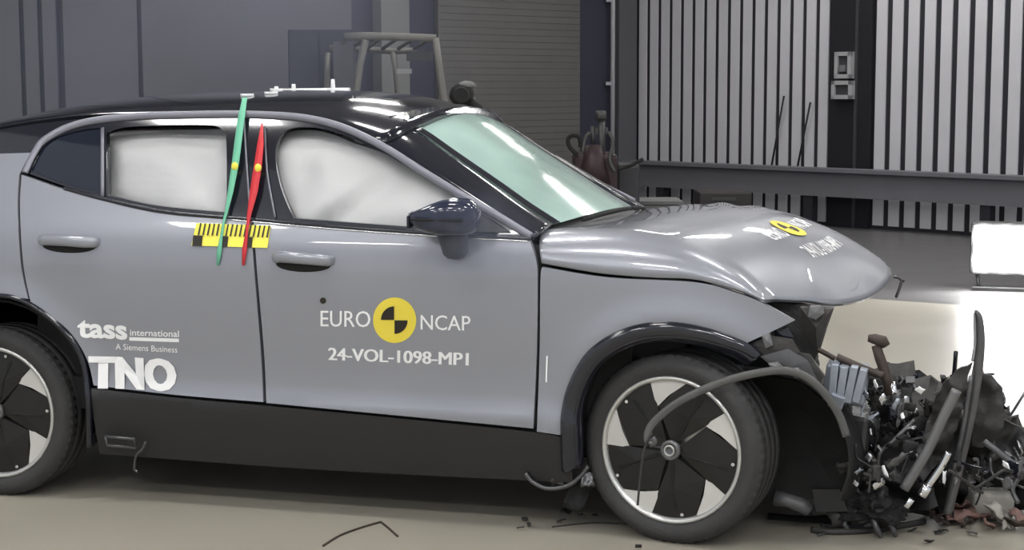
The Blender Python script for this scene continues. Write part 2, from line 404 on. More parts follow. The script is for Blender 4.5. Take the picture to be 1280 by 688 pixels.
# --- pixel-traced outlines of the near side
QUARTER = outline([(-148, 202, 1), (-100, 196), (38, 191, 1), (24, 219, 1), (22, 260), (26, 330), (35, 374, 1), (-5, 367), (-52, 379), (-95, 413), (-118, 462), (-122, 500, 1), (-150, 500, 1), (-158, 400), (-156, 280)])
RDOOR = outline([(27, 219, 1), (31, 220), (80, 237), (127, 250), (200, 266), (282, 273), (313.5, 276, 1), (317, 330), (326, 440), (329, 503, 1), (220, 494), (117, 482, 1), (108, 448), (84, 412), (38, 377, 1), (29, 330), (25, 260)])
FDOOR = outline([(317, 276.5, 1), (400, 284), (500, 291), (600, 297), (662, 301, 1), (670, 325), (672, 350), (671, 440), (666.5, 536, 1), (500, 520), (333, 504, 1), (330, 440), (320.5, 330)])
FENDER = outline([(678, 334, 1), (760, 347), (868, 353), (920, 366), (955, 380), (993, 401, 1), (962, 416), (933, 429, 1), (880, 410), (825, 403), (775, 413), (735, 440), (712, 480), (703, 520), (705, 545, 1), (671, 540, 1), (674.5, 440), (675.5, 350)])
SILL = outline([(113, 486, 1), (220, 498), (331, 508), (500, 524), (667, 541), (706, 549, 1), (712, 575), (716, 604, 1), (400, 588), (124, 568, 1), (116, 520)])
GREEN = outline([(31, 216, 1), (42, 195), (56, 177), (98, 158), (163, 149), (240, 147), (308, 146), (376, 150), (427, 162), (478, 186), (529, 218), (580, 249), (625, 275), (662, 297, 1), (600, 293), (500, 287), (400, 280), (282, 270), (200, 262), (127, 246), (80, 233)])
W_Q = outline([(37, 213, 1), (52, 186), (70, 172), (100, 163), (124, 160, 1), (124, 242, 1), (80, 230)])
W_R = outline([(132, 166, 1), (150, 160), (200, 157), (262, 157), (277, 163), (282, 176), (282.5, 266, 1), (200, 258), (150, 248), (132, 243, 1)])
W_F = outline([(366, 273, 1), (352, 240), (344, 205), (346, 178), (360, 162), (392, 160), (430, 170), (480, 192), (530, 222), (585, 255), (640, 292, 1), (500, 283)])
for side in (-1, 1):
    panel('quarter_panel', QUARTER, PAINT, car, side=side)
    rd = panel('rear_door', RDOOR, PAINT, car, side=side)
    fd = panel('front_door', FDOOR, PAINT, car, side=side)
    if side < 0: near_rd, near_fd = rd, fd
    panel('front_fender', FENDER, PAINT, car, side=side)
    panel('sill_cladding', SILL, BLACKP, car, off=-.004, side=side, depth=.06)
    panel('window_surround', GREEN, BLACKG, car, off=-.006, holes=[W_Q, W_R, W_F], side=side)
    panel('quarter_glass', W_Q, DKGLASS, rd, off=-.012, side=side, depth=0)
    panel('window_glass', W_R, GLASS, rd, off=-.014, side=side, depth=0, sp=.08)
    panel('window_glass', W_F, GLASS, fd, off=-.014, side=side, depth=0, sp=.08)
    # black inner sheet added behind the panels to make their gaps dark
    panel('inner_shell', outline([(30, 224, 1), (127, 252), (282, 275), (400, 285), (660, 302, 1), (690, 345), (690, 545, 1), (331, 515), (122, 492, 1), (108, 440), (60, 390), (30, 372, 1)]), BLACKM, car, off=-.030, side=side, depth=0, sp=.09)

def strip(name, px, m_, parent, w=.010, off=.004, side=-1, h=None, n=8):
    """raised strip along a pixel line on the body side"""
    P = [on_side(p.x, p.y, off) for p in cr(px, n)]
    b = MB(); b.tube([(p.x, p.y*(-side), p.z) for p in P], w, 8, flat=.45, flatdir=(0, 1, 0)); return b.build(name, m_, parent)
for side in (-1, 1):
    rd = near_rd if side < 0 else None
    strip('roof_rail_trim', [(31, 216), (42, 193), (57, 174), (98, 155), (163, 146), (240, 143.5), (308, 143), (376, 147), (427, 159), (478, 183), (529, 215), (580, 246), (625, 272), (664, 296)], TRIM, car, .014, .003, side)
    strip('belt_trim', [(80, 235.5), (127, 248.5), (200, 264.5), (282, 272), (315, 274.5)], BLACKG, car, .0075, .003, side)
    strip('belt_trim', [(315, 274.5), (400, 282), (500, 289.5), (600, 295.5), (662, 299)], BLACKG, car, .0075, .003, side)
    strip('window_divider', [(128, 160), (128, 246)], TRIM, car, .008, .0, side, n=4)
    strip('pillar_seam', [(305, 150), (308, 200), (313, 270)], TRIM, car, .004, .0, side, n=4)
    strip('pillar_seam', [(331, 158), (334, 215), (344, 272)], TRIM, car, .004, .0, side, n=4)
# chrome belt glints: bright lower window line
strip('belt_bright_line', [(283, 274.5), (400, 285), (500, 292.5), (600, 298.5), (660, 302)], CHROME, car, .0028, .003)

# --- roof
RAIL = [on_side(p.x, p.y, 0) for p in cr([(-150, 205), (-100, 186), (-60, 172), (0, 158), (60, 149), (120, 143), (180, 141), (240, 140), (308, 139.5), (376, 143.5), (427, 155), (478, 179)], 8)]
XH = RAIL[-1].x
def rail_at(x):
    for a, b in zip(RAIL, RAIL[1:]):
        if a.x <= x <= b.x: return a.lerp(b, (x-a.x)/(b.x-a.x))
    return RAIL[0] if x < RAIL[0].x else RAIL[-1]
CROWN = [(-3.4, .05), (-2.6, .065), (-2.0, .075), (-1.5, .080), (-1.2, .090), (XH, .105)]
def roof_pt(x, t):
    r = rail_at(x); a = abs(t); yr = -r.y
    y = yr*math.sin(a*PI/2)**.85 if a < 1 else yr
    z = r.z + interp(CROWN, x)*(1-(y/yr)**2.3)**.8 if a < 1 else r.z
    bow = .10*(1-t*t)*max(0, 1-(XH-x)/.5)
    return V((x+bow, math.copysign(y, t) if t else 0, z))
b = MB(); xs = [RAIL[0].x+(XH-RAIL[0].x)*i/40 for i in range(41)]; ts = [-1+2*j/36 for j in range(37)]
b.sheet([[roof_pt(x, t) for t in ts] for x in xs], .02); roof = b.build('roof', BLACKG, car)
# black rear pillar panel
CP = outline([(-140, 202, 1), (-100, 190), (-60, 176), (0, 162), (60, 153), (98, 149, 1), (98, 155), (57, 174), (40, 193, 1), (-100, 198)])
for side in (-1, 1): panel('rear_pillar', CP, BLACKG, car, off=-.003, side=side)

# --- windscreen
WSE = cr([(486, 150), (520, 163), (565, 194), (620, 232), (655, 257), (692, 281)], 5)
nW = len(WSE)
def ws_edge(i):
    s_ = i/(nW-1); return at_y(WSE[i].x, WSE[i].y, -lerp(.53, .665, s_))
WE = [ws_edge(i) for i in range(nW)]
def ws_pt(i, t, d=0):
    e = WE[i]; s_ = i/(nW-1); bow = .105*(1-t*t)
    rl = s_*(t+1)/2     # the wrecked shell sits lower at the far corner
    return V((e.x+bow*.75+d*.5+.03*rl, e.y*-t if t else 0, e.z+bow*.35+d*.8-.045*rl))
tt = [-1+2*j/24 for j in range(25)]
b = MB(); b.grid([[ws_pt(i, t) for t in tt] for i in range(nW)]); wsn = b.build('windshield', WSGLASS, car)
b = MB()   # black border frit
for rows in ([[ws_pt(i, t, .003) for t in (-1.0, -.965, -.93)] for i in range(nW)], [[ws_pt(i, t, .003) for t in (.93, .965, 1.0)] for i in range(nW)],
             [[ws_pt(i, t, .003) for t in tt] for i in (0, 1)]):
    b.grid(rows)
b.build('black_border', BLACKG, wsn)
b = MB(); b.sheet([[ws_pt(nW-1, t, .0)+V((-.01+.03*k, 0, -.03*k-.002)) for t in [-1.06+2.12*j/24 for j in range(25)]] for k in (0, 1, 2)], .03); b.build('cowl', BLACKP, car)
for t0, l in ((-.78, .85), (.05, .8)):
    b = MB(); P = [ws_pt(nW-1, t0+l*k/8, .012)+V((.03, 0, -.012)) for k in range(9)]; b.tube(P, .008, 6); b.build('wiper', BLACKM, car)
# A pillars: between window surround and windscreen edge
AP = [on_side(p.x, p.y, -.004) for p in cr([(478, 181), (500, 195), (545, 222), (600, 256), (635, 277), (668, 297)], 5)]
for sg in (1, -1):
    rows = []
    for i in range(nW):
        rl = (i/(nW-1)) if sg < 0 else 0; dz_ = V((.03*rl, 0, -.045*rl))
        a = AP[i]+dz_; e = WE[i]+V((.0, .005, .0))+dz_; mid = (a+e)/2+V((.022, -.02, .030))
        rows.append([V((q.x, q.y*sg, q.z)) for q in ((a*(1-k/6)**2+mid*2*(k/6)*(1-k/6)+e*(k/6)**2) for k in range(7))])
    b = MB(); b.sheet(rows, .012); b.build('windshield_pillar', BLACKG, car)
# header between roof and windscreen
b = MB(); b.sheet([[roof_pt(XH, t*.9) for t in tt], [ws_pt(0, t)+V((0, 0, .006)) for t in tt], [ws_pt(1, t)+V((0, 0, .004)) for t in tt]], .01); b.build('windshield_header', BLACKG, car)

# --- hood (buckled)
SEAM = [on_side(p.x, p.y, .0) for p in cr([(677, 329), (720, 337), (760, 343), (815, 347), (868, 349.5), (920, 362), (955, 375)], 6)]
FEX = [(-.80, .277), (-.62, .378), (-.38, .495), (-.05, .587), (.25, .640), (.5, .60), (.74, .44)]
FEZ = [(-.80, .838), (-.62, .810), (-.38, .772), (-.05, .762), (.25, .80), (.5, .84), (.74, .87)]
HB = [(-.74, .012), (-.4, .030), (0, .048), (.4, .052), (.74, .040)]
HZB = [(-.74, 1.046), (-.4, 1.040), (0, 1.034), (.4, 1.022), (.74, .995)]
XB = lambda y: -.405 - .095*(y/.74)**2           # rear edge of the hood
XF = lambda y: interp(FEX, y)                   # front edge, torn and twisted
def hood_pt(u, t):
    a = abs(t); sg = -1 if t < 0 else 1
    if a <= .8:
        y = .735*t/.8; x = lerp(XB(y), XF(y), u)
        zb = interp(HZB, y); zf = interp(FEZ, y)
        z = zb+(zf-zb)*u**3.6+interp(HB, y)*math.sin(PI*u**.9)
        z += .006*math.sin(x*42+y*8)*gau(x+.0, .13)*gau(y-.40, .28)      # pleats of the buckle
        z += .010*gau(x-.34+.10*y, .035)*gau(y+.2, .35)-.008*gau(x-.10-.3*y, .05)*gau(y+.35, .3)
        return V((x, y, z))
    k = (a-.8)/.2
    p0 = hood_pt(u, .8*sg); i = u*(len(SEAM)-1); j = min(int(i), len(SEAM)-2); q = SEAM[j].lerp(SEAM[j+1], i-j)
    s1 = V((q.x, sg*-q.y, q.z if sg < 0 else q.z+.03*u)); c = V(((p0.x*.45+s1.x*.55), sg*lerp(abs(p0.y), -q.y, .93), max(s1.z, lerp(p0.z, s1.z, .18))))
    return p0*(1-k)**2 + c*2*k*(1-k) + s1*k*k
b = MB(); tl = [-1+2*j/70 for j in range(71)]
HR = [[hood_pt(i/56, t) for t in tl] for i in range(57)]
b.sheet(HR, .012); hood = b.build('hood', PAINT, car)
b = MB(); b.grid([[hood_pt(u, t)+V((0, 0, -.035)) for t in [-.78+1.56*j/20 for j in range(21)]] for u in [.03+.92*i/16 for i in range(17)]]); b.build('hood_inner_frame', BLACKM, hood)

# --- wheels
def wheel(cx, cy, cz, steer, side, a0, name_lbl):
    Rz = Matrix.Rotation(steer, 3, 'Z')
    def P(r, ang, ax):    # ax: towards the outside
        q = V((r*math.cos(ang), side*ax, r*math.sin(ang))); return Rz @ q + V((cx, cy, cz))
    hw = .112
    b = MB(); R = WHR
    prof = [(.238, .085), (.250, .100), (.262, .110), (.285, .117), (.300, .112), (.312, .100), (R-.002, .090), (R, .078), (R, .052), (R-.008, .050), (R-.008, .044), (R, .042), (R, .004), (R-.008, .002), (R-.008, -.004), (R, -.006), (R, -.042), (R-.008, -.044), (R-.008, -.050), (R, -.052), (R, -.08), (.312, -.1), (.285, -.117), (.25, -.1), (.238, -.085)]
    b.revolve(prof, 72, P); w = b.build('wheel', RUBBER, car)
    b = MB()     # tread shoulder blocks
    for k in range(60):
        a = 2*PI*k/60
        b.add([P(R+.001, a, .088), P(R+.001, a+.055, .088), P(R+.003, a+.062, .056), P(R+.003, a+.007, .056), P(.309, a, .1035), P(.309, a+.055, .1035)], [(0, 1, 2, 3), (4, 5, 1, 0)])
    b.build('tread_blocks', RUBBER, w)
    b = MB(); b.revolve([(.252, .094), (.252, .104), (.246, .108), (.238, .104), (.234, .090)], 72, P); b.build('rim_lip', SILVER, w)
    b = MB(); b.revolve([(.238, .09), (.236, .05), (.20, .045), (.05, .055), (.0005, .055)], 48, P); b.build('rim_dish', SILVER, w)
    b = MB(); b.revolve([(.238, .085), (.238, -.085)], 40, P); b.build('rim_barrel', mat('barrel', (.05, .05, .05), .5, .4), w)
    # black aero cover with five cut-outs: built as five blades
    rr = .235; d = math.radians
    for k in range(5):
        a = a0+k*2*PI/5        # corner of the cut-out (counter-clockwise end)
        n = a+2*PI/5
        cr_, rn = .152, .30
        # blade runs from this cut-out's ccw end to next cut-out's cw end
        poly = [(.028, a+d(20)), (cr_, a+d(2)), (rr*.985, a+d(1)), (rr, a+d(12)), (rr, a+d(24)), (rr, a+d(36)), (rr*.985, n-d(28)), (.190, n-d(19)), (cr_, n+d(1)), (.028, n-d(16))]
        c = a+d(24); B = MB()
        top = [P(r, an, .094 if r < .2 else .090) for r, an in poly]; bot = [P(r, an, .055) for r, an in poly]; N = len(poly)
        ctr = P(.13, c, .103)
        fs = [(i, (i+1) % N, N) for i in range(N)]; B.add(top+[ctr], fs)
        B.add(top+bot, [(i, (i+1) % N, N+(i+1) % N, N+i) for i in range(N)])
        B.build('wheel_blade', RIMBLK, w)
        g = MB(); g.add([P(.05, c-.14, .1005), P(.21, c-.03, .0955), P(.21, c+.03, .0955), P(.05, c+.14, .1005), P(.13, c, .1065)], [(0, 1, 4), (1, 2, 4), (2, 3, 4), (3, 0, 4)]); g.build('blade_ridge', BLACKM, w)
        g = MB(); q = Rz @ V((math.cos(a+d(30))*.222, side*.094, math.sin(a+d(30))*.222))+V((cx, cy, cz)); q2 = Rz @ V((0, side*.006, 0)); g.cyl(q, q+q2, .006, 8); g.build('bolt', CHROME, w)
    for k in range(5):
        a = a0+k*2*PI/5
        poly = [(.236, a-d(30)), (.236, a-d(20)), (.236, a-d(10)), (.236, a+d(2)), (.150, a+d(4)), (.186, a-d(14))]
        g = MB(); g.prism(poly, lambda r_, an, ax: P(r_, an, ax), .07, .0935); g.build('silver_insert', mat('insert_silver', (.60, .59, .56), .45, .25), w)
    b = MB(); b.revolve([(.034, .085), (.034, .108), (.024, .112), (.022, .106), (.0005, .106)], 28, P); b.build('hub_cap', [mat('hub_grey', (.16, .16, .165), .4, .5)], w)
    b = MB(); b.revolve([(.020, .112), (.019, .115), (.014, .115), (.013, .112)], 24, P, closed=True); b.add([P(.012, .6, .114), P(.02, .9, .114), P(.02, .75, .114)], [(0, 1, 2)]); b.build('hub_badge', SILVER, w)
    b = MB(); b.cyl(P(.0, 0, .05), P(0, 0, -.2), .05, 16); b.revolve([(.16, .035), (.16, .01), (.05, .01)], 32, P); b.build('brake_hub', STEEL, w)
    return w
wheel(FW, -.765, WHZ, math.radians(-12), -1, math.radians(-37), 'f')
wheel(RW, -.765, WHZ, 0, -1, math.radians(-26), 'r')
wheel(FW, .765, WHZ, math.radians(-12), 1, 0, 'f')
wheel(RW, .765, WHZ, 0, 1, 0, 'r')
# wheel arch trims
def arch_trim(px, w0, w1, off, side=-1):
    P = cr(px, 6); b = MB(); rows = []
    cx_, cz_ = None, None
    out = [on_side(p.x, p.y, off) for p in P]
    c = V((sum(p.x for p in out)/len(out), 0, .33))
    for i, p in enumerate(out):
        k = lerp(w0, w1, i/(len(out)-1)); dv = V((c.x-p.x, 0, c.z-p.z)).normalized()
        q = p+dv*k
        rows.append([V((v.x, v.y*-side, v.z)) for v in (p+V((0, .03, 0)), p+V((0, -.006, 0)), p+dv*.012+V((0, -.014, 0)), (p+q)/2+V((0, -.008, 0)), q+V((0, .004, 0)), q+V((0, .12, 0)))])
    b.sheet(rows, .008); return b.build('wheel_arch_trim', BLACKG, car)
for sd in (-1, 1):
    arch_trim([(706, 590), (704, 546), (705, 515), (714, 480), (737, 441), (777, 415), (826, 405), (880, 412), (930, 430), (950, 445)], .05, .055, .002, sd)
    arch_trim([(114, 560), (113, 500), (105, 448), (82, 412), (37, 377), (-5, 367), (-52, 379), (-95, 413), (-118, 462), (-122, 505)], .02, .025, .002, sd)
# wheel wells and under body
for sd in (-1, 1):
    for wx, r0 in ((RW, .40), (FW-.02, .405)):
        b = MB(); rows = []
        for k in range(19):
            a = PI*(k/18) if wx == RW else PI*(.42+.58*k/18)
            rows.append([V((wx+r0*math.cos(a), sd*y, WHZ+.02+r0*math.sin(a))) for y in (.84, .70, .46)])
        b.sheet(rows, .008); b.build('wheel_liner', BLACKM, car)
b = MB(); b.box((-1.3, 0, .25), (1.78, 1.62, .14)); b.box((-1.3, 0, .27), (3.6, .86, .16)); b.box((-3.0, 0, .42), (.5, 1.5, .3)); b.build('underbody', BLACKM, car)
b = MB(); b.box((-.32, 0, .62), (.30, 1.56, .72)); b.build('firewall', BLACKM, car)
b = MB(); b.box((-.62, 0, .93), (.42, 1.46, .18), bev=.05); b.box((-.55, 0, .72), (.3, 1.5, .3)); b.build('dashboard', BLACKP, car)
# cabin tub and seats
b = MB(); b.box((-1.45, 0, .40), (2.0, 1.60, .12)); b.box((-2.35, 0, .75), (.25, 1.5, .7)); b.build('cabin_floor', BLACKM, car)
for sy in (-.37, .37):
    for x0 in (-1.05, -1.95):
        b = MB(); b.box((x0, sy, .60), (.5, .5, .2), bev=.06); b.box((x0-.33, sy, .92), (.16, .5, .62), Euler((0, -.25, 0)), bev=.05); b.box((x0-.43, sy, 1.30), (.1, .28, .17), Euler((0, -.2, 0)), bev=.04); b.build('seat', mat('seat_fabric', (.06, .06, .065), .85), car)
# rear end (outside the frame in the photograph)
b = MB(); rows = []
for i in range(13):
    z = .22+.99*i/12; xr = -3.30+.10*((z-.6)/.5)**2
    rows.append([V((xr+(-3.10-xr)*(t*t)**3, Wf(-3.1, z)*t*.985 if t else 0, z)) for t in tt])
b.sheet(rows, .03); b.build('rear_bumper', PAINT, car)
rr_ = [[roof_pt(RAIL[0].x, t) for t in tt], [V((-3.15+.05*t**4, .80*t, 1.205)) for t in tt]]
b = MB(); b.sheet([[rr_[0][j].lerp(rr_[1][j], k/6) for j in range(25)] for k in range(7)], .015); b.build('rear_window', DKGLASS, car)
for sg in (-1, 1):
    b = MB(); b.box((-3.19, sg*.68, .98), (.10, .10, .34), bev=.02); b.build('tail_lamp', mat('tail_red', (.35, .01, .01), .2), car)

# --- airbags
def airbag(name, out, yin, amp, seed, parent, fold=lambda x, z: 0, side=-1, sp=.03):
    cx = sum(p.x for p in out)/len(out)
    def Y(x, z):
        p = V((x, z)); d = min(segd(p, out[i-1], out[i]) for i in range(len(out)))
        f = min(1, d/.14); puff = math.sqrt(max(0, 1-(1-f)**2))
        nz = noise.noise(V((x*4.2+seed, z*5.0, seed)))*.6+noise.noise(V((x*9+seed, z*9, 3+seed)))*.25
        return Wf(x, z)-yin+amp*puff+nz*.045+fold(x, z)
    return panel(name, out, AIRBAG, parent, yfun=Y, side=side, sp=sp, depth=.05)
A_R = outline([(126, 168, 1), (150, 164), (220, 163), (292, 162, 1), (296, 278, 1), (200, 270), (126, 250, 1)], off=-.1)
A_F = outline([(336, 180), (352, 166), (392, 164), (440, 180), (500, 202), (560, 236), (640, 290), (600, 306), (480, 300), (360, 290), (338, 240)], off=-.1)
_fr = on_side(240, 235, -.08); _f1 = on_side(372, 225, -.08); _f2 = on_side(470, 240, -.08); _f3 = on_side(430, 190, -.08)
FOLDR = lambda x, z: .045/(1+math.exp(-((x-_fr.x)*.8-(z-_fr.z)-.03)*40))-.036
FOLDF = lambda x, z: -.060*gau(math.hypot((x-_f1.x), (z-_f1.z)*.8), .08)-.050*gau(((x-_f2.x)*.8-(z-_f2.z))*.7, .045)+.010
for sd in (-1, 1):
    airbag('curtain_airbag', A_R, .125, .085, 1.3+sd, car, FOLDR, sd)
    airbag('curtain_airbag', A_F, .160, .105, 7.7+sd, car, FOLDF, sd)
b = MB()
def blob(c, r, seed, am=.12):
    bm = bmesh.new(); bmesh.ops.create_icosphere(bm, subdivisions=4, radius=1)
    for v in bm.verts:
        d_ = v.co.normalized(); k = 1+am*noise.noise(d_*2.2+V((seed, 0, 0)))+am*.5*noise.noise(d_*5+V((0, seed, 0)))
        v.co = V((d_.x*r[0]*k, d_.y*r[1]*k, d_.z*r[2]*k))+V(c)
    bm.verts.index_update(); vs = [v.co.copy() for v in bm.verts]; fs = [[v.index for v in f.verts] for f in bm.faces]; bm.free(); return vs, fs
for c, r, sd in (((-.95, .33, 1.08), (.17, .25, .17), 2.0), ((-.95, -.36, 1.06), (.17, .25, .17), 5.0)):
    b = MB(); b.add(*blob(c, r, sd), True); b.build('front_airbag', AIRBAG, car)
# --- door handles
def handle(px, parent):
    P = [on_side(p[0], p[1], 0) for p in px]
    b = MB(); Q = [V(p) for p in P]; n = len(Q)
    b.tube([Q[0]+V((0, .012, 0)), Q[0]+V((.012, -.016, 0))]+[q+V((0, -.030, 0)) for q in Q[1:-1]]+[Q[-1]+V((-.012, -.016, 0)), Q[-1]+V((0, .012, 0))], [.016, .019]+[.021]*(n-2)+[.019, .016], 12, flat=.6, flatdir=(0, 1, 0))
    h = b.build('door_handle', PAINT, parent)
    b = MB(); b.tube([q+V((0, -.040, .005)) for q in Q[1:-1]], .010, 8, flat=.4, flatdir=(0, 1, 0)); 
    h2 = MB(); h2.add(*blob(((Q[0]+Q[-1])/2-V((0, 0, .020))), ((Q[-1]-Q[0]).length*.46, .014, .026), 1, 0), True); h2.build('handle_shade', BLACKM, parent)  # black blob stands in for the shade below the handle
    return h
handle([(50, 300), (62, 299), (86, 300), (110, 302), (124, 303)], near_rd)
handle([(342, 322), (354, 320), (380, 322), (405, 324), (417, 326)], near_fd)

# --- door mirror
def mirror(sg, parent):
    c = on_side(556, 270, .13); c = V((c.x, c.y*-sg, c.z))
    bm = bmesh.new(); bmesh.ops.create_cube(bm, size=1); bmesh.ops.subdivide_edges(bm, edges=bm.edges[:], cuts=5, use_grid_fill=True)
    vs = []
    for v in bm.verts:
        q = v.co*2; l = (abs(q.x)**3.2+abs(q.y)**3.2+abs(q.z)**3.2)**(1/3.2); q = q/l
        tp = 1-.72*max(0, min(1, .30-q.x*.95))**1.3 if q.z > 0 else 1-.25*max(0, -q.x)     # slopes off towards the rear top
        vs.append(V((q.x*.122, sg*q.y*(.095-.02*abs(q.x)), q.z*.066*tp-.004*q.x))+c)
    bm.verts.index_update(); fs = [[v.index for v in f.verts] for f in bm.faces]; bm.free()
    b = MB(); b.add(vs, fs, True); mo = b.build('door_mirror', mat('mirror_navy', (.018, .022, .045), .14, coat=.5), parent)
    foot = on_side(573, 300, .0); foot = V((foot.x, foot.y*-sg, foot.z))
    b = MB(); b.tube([c+V((.015, sg*-.02, -.045)), c+V((.022, sg*-.03, -.085)), V((foot.x, foot.y+sg*.05, foot.z-.022)), V((foot.x, foot.y-sg*.01, foot.z-.035))], [.055, .050, .044, .036], 12, flat=1.0); b.build('mirror_foot', BLACKP, mo)
    b = MB(); b.box(c+V((-.113, 0, -.020)), (.010, .11, .045), bev=.004); b.build('mirror_glass', BLACKG, mo)
    b = MB(); b.tube([c+V((-.09, sg*.09, -.008)), c+V((.09, sg*.09, -.008))], .004, 6); b.build('mirror_seam', BLACKM, mo)
mirror(-1, car)
# sail panel ahead of the front window
panel('mirror_sail', outline([(585, 258, 1), (636, 290, 1), (580, 290, 1)]), BLACKP, near_fd, off=.002)

# ------------------------------------------------------------------ lettering and marks on the car
def text_mesh(body, bold=0.0):
    cu = bpy.data.curves.new('t', 'FONT'); cu.body = body; cu.size = 1; cu.offset = bold; cu.resolution_u = 3
    o = bpy.data.objects.new('t', cu); COL.objects.link(o); bpy.context.view_layer.update()
    dg = bpy.context.evaluated_depsgraph_get(); me = o.evaluated_get(dg).to_mesh()
    vs = [v.co.copy() for v in me.vertices]; fs = [tuple(p.vertices) for p in me.polygons]
    o.evaluated_get(dg).to_mesh_clear(); bpy.data.objects.remove(o); bpy.data.curves.remove(cu)
    x0 = min(v.x for v in vs); x1 = max(v.x for v in vs); 
    return [((v.x-x0)/(x1-x0), v.y/.70) for v in vs], fs
def side_text(name, body, bl, br, cap, m_, parent, bold=0.0, off=.0025, shift=()):
    A = on_side(*bl); B = on_side(*br); C_ = on_side(bl[0], bl[1]-cap)
    a = V((A.x, A.z)); u = V((B.x, B.z))-a; w = V((C_.x, C_.z))-a
    vs, fs = text_mesh(body, bold); b = MB()
    for sh in (0,)+tuple(shift):
        q = []
        for s_, t in vs:
            p = a+u*(s_+sh)+w*t; q.append(V((p.x, -(Wf(p.x, p.y)+off+abs(sh)*.05), p.y)))
        b.add(q, fs)
    o = b.build(name, m_, parent); return o
def side_poly(name, pxs, m_, parent, off=.0025, smooth=False):
    b = MB(); P = [on_side(*p) for p in pxs]; b.add([V((p.x, -(Wf(p.x, p.z)+off), p.z)) for p in P], [tuple(range(len(P)))]); return b.build(name, m_, parent)
side_text('lettering', 'EURO', (401, 408), (463, 409), 20, WHITE, near_fd, shift=(.006,))
side_text('lettering', 'NCAP', (526, 412), (588, 413.5), 18.5, WHITE, near_fd, shift=(.006,))
side_text('lettering', '24-VOL-1098-MP1', (411, 450), (585, 457), 15.5, WHITE, near_fd, 0, shift=(.003, -.003, .006))
def ell(cx, cy, rx, ry, a0=0, a1=360, n=36, wedge=False):
    p = [(cx+rx*math.cos(math.radians(a0+(a1-a0)*k/n)), cy-ry*math.sin(math.radians(a0+(a1-a0)*k/n))) for k in range(n+(1 if wedge else 0))]
    return p+[(cx, cy)] if wedge else p
side_poly('round_emblem', ell(493.5, 400.5, 27, 28.5), YELLOW, near_fd, .002)
side_poly('emblem_quadrant', ell(493, 400, 16.5, 17, 90, 180, 10, True), DKV, near_fd, .0035)
side_poly('emblem_quadrant', ell(493.5, 400.5, 16.5, 17, 270, 360, 10, True), DKV, near_fd, .0035)
side_text('lettering', 'tass', (97, 421), (160, 424), 24, WHITE, near_rd, .035)
side_text('lettering', 'international', (163, 419.5), (224, 421.5), 8, WHITE, near_rd, .01)
side_poly('underline_bar', [(162, 421.5), (224, 423.5), (224, 428), (162, 426)], WHITE, near_rd)
side_text('lettering', 'A Siemens Business', (145, 437), (222, 441), 7.5, WHITE, near_rd)
side_text('lettering', 'TNO', (112, 484), (218, 488), 38, WHITE, near_rd, .03, shift=(.03, .015, -.01))
side_poly('small_mark', ell(404, 376, 4, 4, n=10), DKV, near_fd)
side_poly('small_mark', [(683, 445), (685, 445), (684, 478), (682, 478)], WHITE, near_fd)
# scale tape across the door gap
tp = side_poly('scale_tape', [(246, 279), (339, 282), (335, 310), (240, 307)], TAPEY, car, .0045)
for i in range(16):
    x = 250+i*5.7; side_poly('tape_tick', [(x+1, 279+i*.19), (x+3, 279+i*.19), (x, 294+i*.19), (x-2.2, 294+i*.19)], DKV, tp, .006)
for x0, x1 in ((241, 253), (276.5, 285), (308, 315.5)): side_poly('tape_block', [(x0+1.5, 294+(x0-240)*.03), (x1+1.5, 294+(x1-240)*.03), (x1, 307.4+(x1-240)*.03), (x0, 307.4+(x0-240)*.03)], DKV, tp, .006)
# ribbons over the centre pillar
def ribbon(name, pts, m_, off0):
    b = MB(); L = []; Rr = []
    for (x, y, w, o_) in pts:
        L.append(on_side(x-w/2, y, o_)); Rr.append(on_side(x+w/2, y, o_))
    b.sheet([[a, c] for a, c in zip(L, Rr)], .0015); return b.build(name, m_, car)
ribbon('green_ribbon', [(306, 122, 6, .03), (301, 150, 9, .022), (294, 205, 9, .02), (288, 240, 7, .018), (283, 264, 4, .014), (279, 280, 3, .010), (276, 300, 4, .009), (274, 314, 6, .009), (272, 332, 3, .008)], GREENR, .02)
ribbon('red_ribbon', [(327.5, 154, 2, .02), (325.5, 180, 8, .02), (322, 209, 10, .02), (317, 240, 10, .02), (311, 270, 5, .016), (308.5, 290, 3, .01), (305.5, 312, 6, .009), (304, 332, 3, .008)], REDR, .02)
for x, y in ((293.5, 208), (322.5, 210)):
    p = on_side(x, y, .024); b = MB(); b.add(*blob(p, (.013, .007, .015), 1, 0), True); b.build('ribbon_bead', TAPEY, car)
# hood markings
def hood_map(u0, t0, du, dt, vs, lift=.004):
    return [hood_pt(u0+du*b_, t0+dt*a)+V((.0, 0, lift)) for a, b_ in vs]
U0 = .68
b = MB(); n = 28; b.add(hood_map(U0, -.03, .066, .080, [(math.cos(2*PI*k/n), math.sin(2*PI*k/n)) for k in range(n)], .004), [tuple(range(n))]); b.build('round_emblem', YELLOW, hood)
for q in (0, PI):
    b = MB(); b.add(hood_map(U0, -.03, .040, .048, [(math.cos(q+PI/2*k/8), math.sin(q+PI/2*k/8)) for k in range(9)]+[(0, 0)], .006), [tuple(range(10))]); b.build('emblem_quadrant', DKV, hood)
for body, t0, wdt, u0, hh in (('EURO', -.315, .19, U0+.035, .065), ('NCAP', .065, .19, U0+.035, .065), ('24-VOL-1098-MP1', -.25, .44, U0+.155, .055)):
    vs, fs = text_mesh(body, .015); b = MB(); b.add([hood_pt(u0-hh*v_, t0+wdt*a)+V((0, 0, .004)) for a, v_ in vs], fs); b.build('lettering', WHITE, hood)
